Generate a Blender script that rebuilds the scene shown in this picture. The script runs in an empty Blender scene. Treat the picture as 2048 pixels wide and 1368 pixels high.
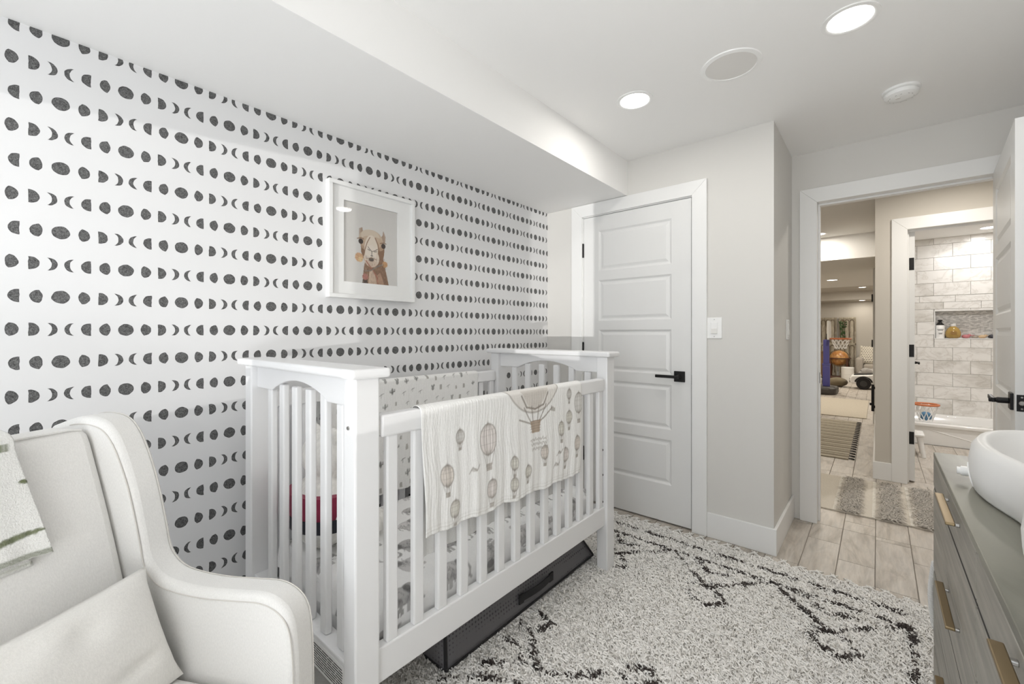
import bpy, bmesh, math, random
import numpy as np
from mathutils import Vector, Matrix
random.seed(7); rng = np.random.default_rng(7)
S = bpy.context.scene
COL = S.collection
PI = math.pi

# ------------------------------------------------------------ camera
cam_d = bpy.data.cameras.new('camera'); cam = bpy.data.objects.new('camera', cam_d); COL.objects.link(cam)
cam.location = (0, 0, 1.204); cam.rotation_euler = (PI/2, 0, math.radians(40.5))
cam_d.sensor_width = 36; cam_d.lens = 857/2048*36; cam_d.shift_y = -17/2048; cam_d.clip_start = 0.02
S.camera = cam
# ------------------------------------------------------------ world, sun, daylight, exposure
W = bpy.data.worlds.new('world'); S.world = W; W.use_nodes = True
W.node_tree.nodes['Background'].inputs[0].default_value = (0.86, 0.92, 1.0, 1)
W.node_tree.nodes['Background'].inputs[1].default_value = 1.0
def lamp(name, kind, loc, direction, energy, color=(1, 1, 1), **kw):
    d = bpy.data.lights.new(name, kind); d.energy = energy; d.color = color
    for k, v in kw.items(): setattr(d, k, v)
    o = bpy.data.objects.new(name, d); COL.objects.link(o); o.location = loc
    o.rotation_euler = Vector(direction).to_track_quat('-Z', 'Y').to_euler()
    return o
lamp('sun_glint', 'SUN', (2, -4, 0.5), (-0.46, 1, 0.09), 1.25, (1, 0.98, 0.95), angle=0.006)
# daylight of the two windows behind the photographer, then three unseen fill lamps added to brighten the room
lamp('window_daylight', 'AREA', (-1.19, -1.19, 1.28), (0, 1, 0), 8.0, (0.88, 0.94, 1), shape='RECTANGLE', size=0.72, size_y=1.05)
lamp('window_daylight', 'AREA', (0.02, -1.19, 1.28), (0, 1, 0), 6.4, (0.88, 0.94, 1), shape='RECTANGLE', size=0.56, size_y=1.05)
lamp('ceiling_fill', 'AREA', (0.0, -0.65, 0.55), (0, 0.45, 1), 18.5, (0.97, 0.985, 1), shape='RECTANGLE', size=0.9, size_y=0.5)  # added uplight out of view, lifts the ceiling
lamp('added_fill', 'AREA', (-0.4, -0.5, 1.5), (0, -1, 0.6), 8.0, (0.97, 0.985, 1), shape='RECTANGLE', size=0.5, size_y=0.5)  # added fill, aimed back at the window wall
lamp('added_fill', 'AREA', (0.05, -0.12, 1.36), (-0.1, 1, 1.15), 2.6, (1, 0.99, 0.97), shape='RECTANGLE', size=0.2, size_y=0.2, spread=1.9)  # added fill that lifts the ceiling towards the open door
S.view_settings.view_transform = 'Standard'; S.view_settings.look = 'None'
S.view_settings.gamma = 1; S.view_settings.use_curve_mapping = False
S.view_settings.exposure = 0.04
S.cycles.max_bounces = 12; S.cycles.diffuse_bounces = 8; S.cycles.glossy_bounces = 4
S.cycles.sample_clamp_indirect = 6; S.cycles.caustics_reflective = False; S.cycles.caustics_refractive = False
CAN_W = 2.5          # watts of each recessed lamp in the nursery

# ------------------------------------------------------------ mesh builder
WLOC = {}
class MB:
    def __init__(s): s.v = []; s.f = []
    def add(s, vs, fs):
        n = len(s.v); s.v += [tuple(map(float, p)) for p in vs]; s.f += [tuple(i+n for i in f) for f in fs]; return s
    def box(s, x0, x1, y0, y1, z0, z1):
        return s.add([(x0,y0,z0),(x1,y0,z0),(x1,y1,z0),(x0,y1,z0),(x0,y0,z1),(x1,y0,z1),(x1,y1,z1),(x0,y1,z1)],
                     [(0,3,2,1),(4,5,6,7),(0,1,5,4),(1,2,6,5),(2,3,7,6),(3,0,4,7)])
    def obox(s, c, ax, ay, az, hx, hy, hz):
        c, ax, ay, az = map(Vector, (c, ax, ay, az)); ax.normalize(); ay.normalize(); az.normalize()
        P = [c+ax*(hx*i)+ay*(hy*j)+az*(hz*k) for k in (-1,1) for (i,j) in ((-1,-1),(1,-1),(1,1),(-1,1))]
        return s.add(P, [(0,3,2,1),(4,5,6,7),(0,1,5,4),(1,2,6,5),(2,3,7,6),(3,0,4,7)])
    def prism(s, pts, axis, a0, a1):
        """polygon pts (2D) pushed along axis 0/1/2 from a0 to a1"""
        def P(p, a):
            if axis == 0: return (a, p[0], p[1])
            if axis == 1: return (p[0], a, p[1])
            return (p[0], p[1], a)
        n = len(pts)
        return s.add([P(p, a0) for p in pts]+[P(p, a1) for p in pts],
                     [tuple(range(n))[::-1], tuple(range(n, 2*n))]+[(i, (i+1) % n, n+(i+1) % n, n+i) for i in range(n)])
    def lathe(s, prof, c=(0,0,0), n=24, axis=2, caps=True):
        vs, fs = [], []
        for (r, h) in prof:
            for k in range(n):
                a = 2*PI*k/n; p = [r*math.cos(a), r*math.sin(a), h]
                if axis == 0: p = [p[2], p[0], p[1]]
                if axis == 1: p = [p[0], p[2], p[1]]
                vs.append((c[0]+p[0], c[1]+p[1], c[2]+p[2]))
        m = len(prof)
        for i in range(m-1):
            for k in range(n):
                fs.append((i*n+k, i*n+(k+1) % n, (i+1)*n+(k+1) % n, (i+1)*n+k))
        if caps and prof[0][0] > 0.002: fs.append(tuple(range(n))[::-1])
        if caps and prof[-1][0] > 0.002: fs.append(tuple(range((m-1)*n, m*n)))
        return s.add(vs, fs)
    def tube(s, pts, r, n=8, closed=False):
        pts = [Vector(p) for p in pts]; m = len(pts); rs = r if isinstance(r, (list, tuple)) else [r]*m
        vs, fs = [], []; up = None
        for i in range(m):
            t = (pts[(i+1) % m if closed else min(i+1, m-1)]-pts[(i-1) % m if closed else max(i-1, 0)])
            if t.length < 1e-9: t = Vector((0,0,1))
            t.normalize()
            if up is None:
                up = t.orthogonal().normalized()
            up = (up-t*up.dot(t))
            if up.length < 1e-6: up = t.orthogonal()
            up.normalize(); w = t.cross(up)
            for k in range(n):
                a = 2*PI*k/n; vs.append(pts[i]+(up*math.cos(a)+w*math.sin(a))*rs[i])
        for i in range(m if closed else m-1):
            j = (i+1) % m
            for k in range(n): fs.append((i*n+k, i*n+(k+1) % n, j*n+(k+1) % n, j*n+k))
        if not closed: fs += [tuple(range(n))[::-1], tuple(range((m-1)*n, m*n))]
        return s.add(vs, fs)
    def sphere(s, c, r, nu=20, nv=12):
        if not isinstance(r, (tuple, list)): r = (r, r, r)
        vs = [(c[0], c[1], c[2]-r[2])]; fs = []
        for i in range(1, nv):
            b = -PI/2+PI*i/nv
            for k in range(nu):
                a = 2*PI*k/nu; vs.append((c[0]+r[0]*math.cos(b)*math.cos(a), c[1]+r[1]*math.cos(b)*math.sin(a), c[2]+r[2]*math.sin(b)))
        vs.append((c[0], c[1], c[2]+r[2])); T = len(vs)-1
        for k in range(nu): fs.append((0, 1+(k+1) % nu, 1+k))
        for i in range(nv-2):
            for k in range(nu): fs.append((1+i*nu+k, 1+i*nu+(k+1) % nu, 1+(i+1)*nu+(k+1) % nu, 1+(i+1)*nu+k))
        for k in range(nu): fs.append((1+(nv-2)*nu+k, 1+(nv-2)*nu+(k+1) % nu, T))
        return s.add(vs, fs)
    def grid(s, fn, nu, nv):
        vs = [fn(i/(nu-1), j/(nv-1)) for j in range(nv) for i in range(nu)]
        fs = [(j*nu+i, j*nu+i+1, (j+1)*nu+i+1, (j+1)*nu+i) for j in range(nv-1) for i in range(nu-1)]
        return s.add(vs, fs)
    def build(s, name, mat, parent=None, local=False, smooth=0, bevel=0, seg=2, sub=0, solid=0, fix=True, remesh=0):
        me = bpy.data.meshes.new(name)
        off = Vector((0,0,0))
        if parent is not None and not local: off = Vector(WLOC.get(parent.name, (0,0,0)))
        me.from_pydata([(p[0]-off[0], p[1]-off[1], p[2]-off[2]) for p in s.v], [], s.f)
        if fix and len(s.f) < 30000:
            bm = bmesh.new(); bm.from_mesh(me); bmesh.ops.recalc_face_normals(bm, faces=bm.faces); bm.to_mesh(me); bm.free()
        if smooth:
            me.shade_smooth(); me.set_sharp_from_angle(angle=smooth)
        me.materials.append(mat)
        o = bpy.data.objects.new(name, me); COL.objects.link(o)
        if parent is not None: o.parent = parent; WLOC[o.name] = off
        else: WLOC[o.name] = Vector((0,0,0))
        if solid:
            m = o.modifiers.new('solid', 'SOLIDIFY'); m.thickness = solid; m.offset = 0
        if remesh:
            m = o.modifiers.new('remesh', 'REMESH'); m.mode = 'VOXEL'; m.voxel_size = remesh; m.use_smooth_shade = True
            m = o.modifiers.new('smooth', 'SMOOTH'); m.iterations = 6
        if bevel:
            m = o.modifiers.new('bevel', 'BEVEL'); m.width = bevel; m.segments = seg; m.limit_method = 'ANGLE'; m.angle_limit = 0.6
        if sub:
            m = o.modifiers.new('sub', 'SUBSURF'); m.levels = sub; m.render_levels = sub
        return o
def tag(o, label=None, cat=None, group=None, kind=None):
    if label: o['label'] = label
    if cat: o['category'] = cat
    if group: o['group'] = group
    if kind: o['kind'] = kind
    return o
def thing(name, label, cat, loc=(0,0,0), rot=0, group=None, kind=None):
    o = bpy.data.objects.new(name, None); COL.objects.link(o); o.location = loc; o.rotation_euler = (0, 0, rot)
    o.empty_display_size = 0.05; WLOC[o.name] = Vector(loc)
    return tag(o, label, cat, group, kind)
def struct(o, label=None): return tag(o, label, None, None, 'structure')
def copy_tree(o, parent=None):
    c = o.copy(); COL.objects.link(c)
    if parent is not None: c.parent = parent
    for ch in list(o.children): copy_tree(ch, c)
    return c
def B(*a): return MB().box(*a)

# ------------------------------------------------------------ materials
class X:
    """tiny arithmetic on shader sockets"""
    nt = None
    def __init__(s, v): s.v = v.v if isinstance(v, X) else v
    @staticmethod
    def op(o, *a, clamp=False):
        n = X.nt.nodes.new('ShaderNodeMath'); n.operation = o; n.use_clamp = clamp
        for i, q in enumerate(a):
            q = q.v if isinstance(q, X) else q
            if isinstance(q, (int, float)): n.inputs[i].default_value = q
            else: X.nt.links.new(q, n.inputs[i])
        return X(n.outputs[0])
    def __add__(s, o): return X.op('ADD', s, o)
    def __radd__(s, o): return X.op('ADD', o, s)
    def __sub__(s, o): return X.op('SUBTRACT', s, o)
    def __rsub__(s, o): return X.op('SUBTRACT', o, s)
    def __mul__(s, o): return X.op('MULTIPLY', s, o)
    __rmul__ = __mul__
    def __truediv__(s, o): return X.op('DIVIDE', s, o)
def mat(name, color, rough=0.5, metal=0.0, **kw):
    m = bpy.data.materials.new(name); m.use_nodes = True
    b = m.node_tree.nodes['Principled BSDF']
    b.inputs['Base Color'].default_value = (*color, 1); b.inputs['Roughness'].default_value = rough; b.inputs['Metallic'].default_value = metal
    for k, v in kw.items(): b.inputs[k.replace('_', ' ')].default_value = v
    return m
def bsdf(m): return m.node_tree.nodes['Principled BSDF']
def coords(m, kind='Object', scale=(1,1,1), rand=False):
    nt = m.node_tree; t = nt.nodes.new('ShaderNodeTexCoord'); mp = nt.nodes.new('ShaderNodeMapping')
    mp.inputs['Scale'].default_value = scale; nt.links.new(t.outputs[kind], mp.inputs['Vector'])
    if rand:
        oi = nt.nodes.new('ShaderNodeObjectInfo'); ml = nt.nodes.new('ShaderNodeMath'); ml.operation = 'MULTIPLY'; ml.inputs[1].default_value = 37.0
        nt.links.new(oi.outputs['Random'], ml.inputs[0]); cb = nt.nodes.new('ShaderNodeCombineXYZ')
        for i in range(3): nt.links.new(ml.outputs[0], cb.inputs[i])
        nt.links.new(cb.outputs[0], mp.inputs['Location'])
    return mp.outputs[0]
def noise(m, vec, scale, detail=4, dist=0, rough=0.55):
    n = m.node_tree.nodes.new('ShaderNodeTexNoise'); n.inputs['Scale'].default_value = scale; n.inputs['Detail'].default_value = detail
    n.inputs['Distortion'].default_value = dist; n.inputs['Roughness'].default_value = rough
    m.node_tree.links.new(vec, n.inputs['Vector']); return n.outputs['Fac']
def ramp(m, fac, stops):
    r = m.node_tree.nodes.new('ShaderNodeValToRGB'); e = r.color_ramp.elements
    while len(e) < len(stops): e.new(0.5)
    for q, (p, c) in zip(e, stops): q.position = p; q.color = (*c, 1)
    m.node_tree.links.new(fac, r.inputs[0]); return r.outputs[0]
def setc(m, sock, key='Base Color'): m.node_tree.links.new(sock, bsdf(m).inputs[key])
def bump(m, sock, strength=0.2, dist=0.002):
    b = m.node_tree.nodes.new('ShaderNodeBump'); b.inputs['Strength'].default_value = strength; b.inputs['Distance'].default_value = dist
    m.node_tree.links.new(sock, b.inputs['Height']); m.node_tree.links.new(b.outputs[0], bsdf(m).inputs['Normal'])
def paint(name, c, rough=0.55, tex=260, st=0.06):
    m = mat(name, c, rough); bump(m, noise(m, coords(m), tex, 2), st, 0.001); return m
def cloth(name, c, scale=900, st=0.35, var=0.06):
    m = mat(name, c, 0.92); bsdf(m).inputs['Sheen Weight'].default_value = 0.15
    v = coords(m); a = noise(m, v, scale, 2)
    k = noise(m, coords(m, scale=(1, 1, 0.35)), scale*0.5, 3)
    setc(m, ramp(m, k, [(0.3, tuple(q*(1-var) for q in c)), (0.7, tuple(min(1, q*(1+var)) for q in c))])); bump(m, a, st, 0.0012); return m
def attr_mat(name, rough=0.9, bscale=None, bst=0.4, att='paint'):
    m = mat(name, (0.8, 0.8, 0.8), rough); n = m.node_tree.nodes.new('ShaderNodeVertexColor'); n.layer_name = att
    setc(m, n.outputs[0])
    if bscale is not None: bump(m, noise(m, coords(m, scale=bscale), 1.0, 3), bst, 0.003)
    return m
def glow(name, c, st):
    m = bpy.data.materials.new(name); m.use_nodes = True; nt = m.node_tree; nt.nodes.clear()
    e = nt.nodes.new('ShaderNodeEmission'); e.inputs[0].default_value = (*c, 1); e.inputs[1].default_value = st
    o = nt.nodes.new('ShaderNodeOutputMaterial'); nt.links.new(e.outputs[0], o.inputs[0]); return m
M = {}
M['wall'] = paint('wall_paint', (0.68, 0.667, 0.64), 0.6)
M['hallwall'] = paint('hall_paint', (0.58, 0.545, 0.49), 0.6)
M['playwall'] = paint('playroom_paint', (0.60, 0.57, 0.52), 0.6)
M['ceil'] = paint('ceiling_paint', (0.87, 0.865, 0.855), 0.7)
M['trim'] = paint('trim_paint', (0.82, 0.82, 0.812), 0.35, 60, 0.02)
M['door'] = paint('door_paint', (0.77, 0.77, 0.762), 0.35, 60, 0.02)
M['crib'] = paint('crib_paint', (0.80, 0.80, 0.805), 0.32, 40, 0.02)
M['plastic'] = mat('white_plastic', (0.86, 0.86, 0.85), 0.3)
M['offplastic'] = mat('cream_plastic', (0.80, 0.79, 0.76), 0.35)
M['black'] = mat('black_metal', (0.012, 0.011, 0.011), 0.45, 0.4)
M['dark'] = mat('dark_detail_and_gap_shade', (0.03, 0.028, 0.025), 0.9)
M['steel'] = mat('brushed_steel', (0.48, 0.47, 0.455), 0.28, 1.0)
M['brass'] = mat('satin_brass', (0.27, 0.205, 0.12), 0.40, 1.0)
M['speaker'] = mat('speaker_mesh', (0.74, 0.725, 0.70), 0.8); bump(M['speaker'], noise(M['speaker'], coords(M['speaker']), 900, 1), 0.3, 0.001)
M['grout'] = paint('floor_grout', (0.27, 0.245, 0.215), 0.9)
M['tgrout'] = paint('tile_grout', (0.52, 0.51, 0.49), 0.9)
def m_tile():
    m = mat('porcelain_plank', (0.5, 0.45, 0.4), 0.42)
    a = noise(m, coords(m, scale=(9, 2.0, 1), rand=True), 1.0, 6, 1.6); b = noise(m, coords(m, scale=(60, 7, 1), rand=True), 1.0, 4, 0.6)
    c1 = ramp(m, a, [(0.30, (0.34, 0.30, 0.255)), (0.45, (0.50, 0.455, 0.40)), (0.6, (0.56, 0.52, 0.47)), (0.75, (0.45, 0.405, 0.355))])
    c2 = ramp(m, b, [(0.35, (0.86, 0.86, 0.86)), (0.65, (1.06, 1.05, 1.04))])
    mx = m.node_tree.nodes.new('ShaderNodeMix'); mx.data_type = 'RGBA'; mx.blend_type = 'MULTIPLY'; mx.inputs[0].default_value = 1
    m.node_tree.links.new(c1, mx.inputs[6]); m.node_tree.links.new(c2, mx.inputs[7]); setc(m, mx.outputs[2]); bump(m, b, 0.12, 0.001); return m
M['plank'] = m_tile()
def m_marble():
    m = mat('marble_tile', (0.8, 0.8, 0.78), 0.22)
    a = noise(m, coords(m, scale=(4.2, 4.2, 6), rand=True), 1.0, 7, 1.6, 0.55); b = noise(m, coords(m, scale=(3, 3, 4), rand=True), 1.0, 3)
    c1 = ramp(m, a, [(0.36, (0.84, 0.83, 0.81)), (0.465, (0.81, 0.80, 0.78)), (0.5, (0.71, 0.69, 0.66)), (0.535, (0.81, 0.80, 0.78)), (0.7, (0.85, 0.84, 0.82))])
    c2 = ramp(m, b, [(0.36, (0.80, 0.79, 0.77)), (0.5, (1, 1, 1))])
    mx = m.node_tree.nodes.new('ShaderNodeMix'); mx.data_type = 'RGBA'; mx.blend_type = 'MULTIPLY'; mx.inputs[0].default_value = 1
    m.node_tree.links.new(c1, mx.inputs[6]); m.node_tree.links.new(c2, mx.inputs[7]); setc(m, mx.outputs[2]); return m
M['marble'] = m_marble()
def m_wood(name, c0, c1, sc=(30, 2.0, 30), rough=0.4):
    m = mat(name, c0, rough); a = noise(m, coords(m, scale=sc), 1.0, 5, 1.2); b = noise(m, coords(m, scale=tuple(q*4 for q in sc)), 1.0, 3)
    cc = ramp(m, a, [(0.33, c0), (0.5, tuple((p+q)/2 for p, q in zip(c0, c1))), (0.66, c1)]); setc(m, cc); bump(m, b, 0.25, 0.001); return m
M['greywood'] = m_wood('grey_washed_oak', (0.20, 0.19, 0.165), (0.34, 0.32, 0.28), (38, 2.2, 38), 0.42)
M['topwood'] = m_wood('grey_oak_top', (0.125, 0.122, 0.10), (0.235, 0.23, 0.19), (11, 1.6, 11), 0.42)
M['brownwood'] = m_wood('brown_wood', (0.10, 0.055, 0.03), (0.2, 0.115, 0.06), (20, 20, 3), 0.45)
M['redwood'] = m_wood('mahogany', (0.06, 0.025, 0.015), (0.12, 0.05, 0.03), (20, 20, 3), 0.35)
M['oldwood'] = m_wood('weathered_paint', (0.30, 0.26, 0.19), (0.56, 0.51, 0.42), (26, 26, 5), 0.8)
M['moulding'] = m_wood('worn_moulding', (0.12, 0.09, 0.06), (0.3, 0.26, 0.2), (26, 26, 5), 0.8)
M['linen'] = cloth('ivory_linen', (0.74, 0.73, 0.71), 900, 0.3, 0.05)
M['pillow'] = cloth('cream_twill', (0.77, 0.755, 0.725), 700, 0.35, 0.05)
M['stitch'] = mat('stitching', (0.60, 0.575, 0.54), 0.9)
M['cord'] = mat('braided_cord', (0.66, 0.655, 0.64), 0.9)
M['wool'] = cloth('white_wool', (0.80, 0.785, 0.755), 500, 0.5, 0.08)
M['fleece'] = cloth('white_fleece', (0.80, 0.785, 0.75), 160, 1.0, 0.1)
M['red'] = cloth('burgundy_felt', (0.26, 0.02, 0.06), 600, 0.3)
M['navy'] = cloth('black_felt', (0.02, 0.02, 0.03), 600, 0.3)
M['bin'] = mat('grey_nonwoven', (0.125, 0.12, 0.128), 0.75)
def dots(m):
    nt = m.node_tree; v = nt.nodes.new('ShaderNodeTexVoronoi'); v.inputs['Scale'].default_value = 62; v.inputs['Randomness'].default_value = 0.15
    nt.links.new(coords(m), v.inputs['Vector']); setc(m, ramp(m, v.outputs['Distance'], [(0.18, (0.05, 0.048, 0.052)), (0.32, (0.150, 0.145, 0.152))])); bump(m, v.outputs['Distance'], 0.4, 0.002)
dots(M['bin'])
M['binedge'] = mat('black_binding', (0.018, 0.017, 0.018), 0.8)
def m_wallpaper():
    m = mat('moon_wallpaper', (0.8, 0.8, 0.8), 0.40); nt = m.node_tree; X.nt = nt
    t = nt.nodes.new('ShaderNodeTexCoord'); sp = nt.nodes.new('ShaderNodeSeparateXYZ'); nt.links.new(t.outputs['Object'], sp.inputs[0])
    vec = coords(m); jn = nt.nodes.new('ShaderNodeTexNoise'); jn.inputs['Scale'].default_value = 60; jn.inputs['Detail'].default_value = 1
    nt.links.new(vec, jn.inputs['Vector']); js = nt.nodes.new('ShaderNodeSeparateColor'); nt.links.new(jn.outputs['Color'], js.inputs[0])
    y = X(sp.outputs[1])+(X(js.outputs[0])-0.5)*0.004; z = X(sp.outputs[2])+(X(js.outputs[1])-0.5)*0.004
    RS, P = 0.1005, 0.3048
    row = X.op('FLOOR', (z-1.2165)/RS+0.5); dz = z-1.2165-row*RS
    odd = X.op('FLOORED_MODULO', row, 2.0)
    p = X.op('FLOORED_MODULO', y-0.255+P/2-odd*(P/2), P)-P/2
    q = X.op('ABSOLUTE', p)
    def circ(c, r, cz=0.0):
        d = X.op('SQRT', (q-c)*(q-c)+(dz-cz)*(dz-cz)); return r-d
    mn = lambda a, b: X.op('MINIMUM', a, b)
    mxx = lambda a, b: X.op('MAXIMUM', a, b)
    full = circ(0.0, 0.0198); gib = mn(circ(0.0458, 0.0197), circ(0.0672, 0.0285))
    half = mn(circ(0.0880, 0.0197), q-0.0850); cres = mn(circ(0.1257, 0.0197), 0-circ(0.1085, 0.0249))
    sd = mxx(mxx(full, gib), mxx(half, cres))
    mask = X.op('MULTIPLY_ADD', sd, 900.0, 0.5, clamp=True)
    edge = X.op('MULTIPLY_ADD', sd, -420.0, 1.0, clamp=True)
    n1 = X(noise(m, vec, 190, 3, 1.0, 0.7)); n2 = X(noise(m, vec, 520, 2, 0.3))
    tone = X.op('MULTIPLY_ADD', n1*0.7+n2*0.5, 2.6, -1.2, clamp=True)
    grad = X.op('MULTIPLY_ADD', dz, -5.0, 0.5, clamp=True)
    tone = tone*0.24+0.016; tone = tone*(1-edge*0.85)
    base = nt.nodes.new('ShaderNodeMix'); base.data_type = 'RGBA'; nt.links.new(mask.v, base.inputs[0]); base.inputs[6].default_value = (0.745, 0.745, 0.75, 1)
    cb = nt.nodes.new('ShaderNodeCombineColor')
    for i in range(3): nt.links.new(tone.v, cb.inputs[i])
    nt.links.new(cb.outputs[0], base.inputs[7]); setc(m, base.outputs[2]); return m
M['moon'] = m_wallpaper()
M['sheer'] = mat('sheer', (0.85, 0.85, 0.85), 0.9)
M['lamp'] = glow('led_diffuser', (1, 0.97, 0.92), 14.0)
M['lampwarm'] = glow('led_diffuser_hall', (1, 0.93, 0.82), 9.0)
M['glass'] = mat('picture_glass', (1, 1, 1), 0.02, 0, Transmission_Weight=1.0, IOR=1.45)

# ------------------------------------------------------------ little painter for printed cloth (flat print as vertex colour)
class Canvas:
    def __init__(s, w, h, res, bg):
        s.res = res; s.W = max(2, int(w*res)+1); s.H = max(2, int(h*res)+1); s.a = np.empty((s.H, s.W, 3)); s.a[:] = bg
    def _win(s, x0, x1, y0, y1):
        i0, i1 = max(0, int(x0*s.res)-2), min(s.W, int(x1*s.res)+3); j0, j1 = max(0, int(y0*s.res)-2), min(s.H, int(y1*s.res)+3)
        if i1 <= i0 or j1 <= j0: return None
        gy, gx = np.mgrid[j0:j1, i0:i1]; return (slice(j0, j1), slice(i0, i1)), gx/s.res, gy/s.res
    def _put(s, sl, al, col): s.a[sl] = s.a[sl]*(1-al[..., None])+np.array(col)*al[..., None]
    def ell(s, cx, cy, rx, ry, col, al=1.0, rot=0, ring=0):
        R = max(rx, ry)*1.3; w = s._win(cx-R, cx+R, cy-R, cy+R)
        if w is None: return
        sl, gx, gy = w; c, n = math.cos(rot), math.sin(rot); u = ((gx-cx)*c+(gy-cy)*n)/rx; v = (-(gx-cx)*n+(gy-cy)*c)/ry
        d = (np.sqrt(u*u+v*v)-1)*min(rx, ry); soft = 0.8/s.res
        k = np.clip(0.5-d/soft, 0, 1) if not ring else np.clip((ring/2-np.abs(d))/soft+0.5, 0, 1)
        s._put(sl, k*al, col)
    def line(s, p, q, w, col, al=1.0):
        t = s._win(min(p[0], q[0])-w, max(p[0], q[0])+w, min(p[1], q[1])-w, max(p[1], q[1])+w)
        if t is None: return
        sl, gx, gy = t; dx, dy = q[0]-p[0], q[1]-p[1]; L = dx*dx+dy*dy+1e-12
        k = np.clip(((gx-p[0])*dx+(gy-p[1])*dy)/L, 0, 1); d = np.hypot(gx-p[0]-k*dx, gy-p[1]-k*dy)
        s._put(sl, np.clip((w/2-d)*s.res/0.8+0.5, 0, 1)*al, col)
    def path(s, pts, w, col, al=1.0):
        for p, q in zip(pts[:-1], pts[1:]): s.line(p, q, w, col, al)
    def poly(s, pts, col, al=1.0):
        P = np.array(pts); t = s._win(P[:, 0].min(), P[:, 0].max(), P[:, 1].min(), P[:, 1].max())
        if t is None: return
        sl, gx, gy = t; ins = np.zeros(gx.shape, bool); n = len(P)
        for i in range(n):
            (x1, y1), (x2, y2) = P[i], P[(i+1) % n]
            c = ((y1 > gy) != (y2 > gy)) & (gx < (x2-x1)*(gy-y1)/(y2-y1+1e-12)+x1); ins ^= c
        s._put(sl, ins*al, col)
    def grain(s, amt): s.a *= 1+amt*(rng.random((s.H, s.W, 1))-0.5)
def paint_mesh(me, cols):
    at = me.color_attributes.new('paint', 'FLOAT_COLOR', 'POINT')
    c = np.ones((len(me.vertices), 4), np.float32); c[:, :3] = cols; at.data.foreach_set('color', c.ravel())
def cloth_grid(name, canvas, fn, m, parent=None, local=False, solid=0, smooth=True):
    """canvas pixel grid mapped to space by fn(x_m, y_m) -> xyz arrays"""
    H, Wd = canvas.H, canvas.W; gy, gx = np.mgrid[0:H, 0:Wd]
    P = np.stack(fn(gx/canvas.res, gy/canvas.res), -1).reshape(-1, 3)
    if parent is not None and not local: P = P-np.array(WLOC.get(parent.name, (0,0,0)))
    idx = (np.arange(H-1)[:, None]*Wd+np.arange(Wd-1)[None, :]).ravel()
    F = np.stack([idx, idx+1, idx+Wd+1, idx+Wd], 1)
    me = np_mesh(name, P, F); me.materials.append(m); paint_mesh(me, np.clip(canvas.a.reshape(-1, 3), 0, 1))
    if smooth: me.shade_smooth()
    o = bpy.data.objects.new(name, me); COL.objects.link(o)
    if parent is not None: o.parent = parent
    if solid:
        q = o.modifiers.new('solid', 'SOLIDIFY'); q.thickness = solid; q.offset = 0
    return o
def np_mesh(name, P, F):
    me = bpy.data.meshes.new(name); n, k = F.shape
    me.vertices.add(len(P)); me.vertices.foreach_set('co', np.asarray(P, np.float32).ravel())
    me.loops.add(n*k); me.loops.foreach_set('vertex_index', np.asarray(F, np.int32).ravel())
    me.polygons.add(n); me.polygons.foreach_set('loop_start', np.arange(0, n*k, k, dtype=np.int32))
    me.update(calc_edges=True); return me
# ------------------------------------------------------------ the shell
ZC, ZS = 2.36, 2.128
def wall(name, *boxes, m='wall'):
    b = MB()
    for q in boxes: b.box(*q)
    return struct(b.build(name, M[m]))
wall('wall_left', (-2.05, -1.94, -1.32, 2.80, 0, ZC), m='moon')
wall('wall_back', (-1.94, -1.632, 2.694, 2.80, 0, ZC), (-0.851, -0.43, 2.694, 2.80, 0, ZC), (-1.632, -0.851, 2.694, 2.80, 2.045, ZC))
wall('wall_closet_side', (-0.53, -0.43, 2.80, 3.33, 0, ZC))
DX0, DX1 = -0.285, 0.50
wall('wall_door', (-2.4, DX0-0.015, 3.33, 3.45, 0, ZC), (DX1+0.015, 2.2, 3.33, 3.45, 0, ZC), (DX0-0.015, DX1+0.015, 3.33, 3.45, 2.045, ZC))
wall('wall_right', (0.62, 0.72, -1.26, 3.33, 0, ZC))
wall('wall_window', (-1.94, -1.55, -1.26, -1.2, 0, ZC), (-0.825, -0.26, -1.26, -1.2, 0, ZC), (0.304, 0.62, -1.26, -1.2, 0, ZC),
     (-1.55, -0.825, -1.26, -1.2, 0, 0.75), (-0.26, 0.304, -1.26, -1.2, 0, 0.75), (-1.55, -0.825, -1.26, -1.2, 1.82, ZC), (-0.26, 0.304, -1.26, -1.2, 1.82, ZC))
wall('ceiling', (-1.94, 0.62, -1.2, 3.33, ZC, ZC+0.1), m='ceil')
wall('ceiling_soffit', (-1.94, -1.279, -1.2, 2.694, ZS, ZC), m='ceil')
for i, (a, b) in enumerate(((-1.55, -0.825), (-0.26, 0.304))):
    w = struct(thing('window_%d' % (i+1), None, None, (a, -1.23, 0.75)))
    q = MB(); q.box(a, b, -1.255, -1.225, 0.75, 0.775).box(a, b, -1.255, -1.225, 1.795, 1.82).box(a, a+0.025, -1.255, -1.225, 0.775, 1.795).box(b-0.025, b, -1.255, -1.225, 0.775, 1.795)
    q.build('window_frame', M['trim'], w); B(a-0.05, b+0.05, -1.2, -1.15, 0.72, 0.748).build('window_sill', M['trim'], w, bevel=0.004)
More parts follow.
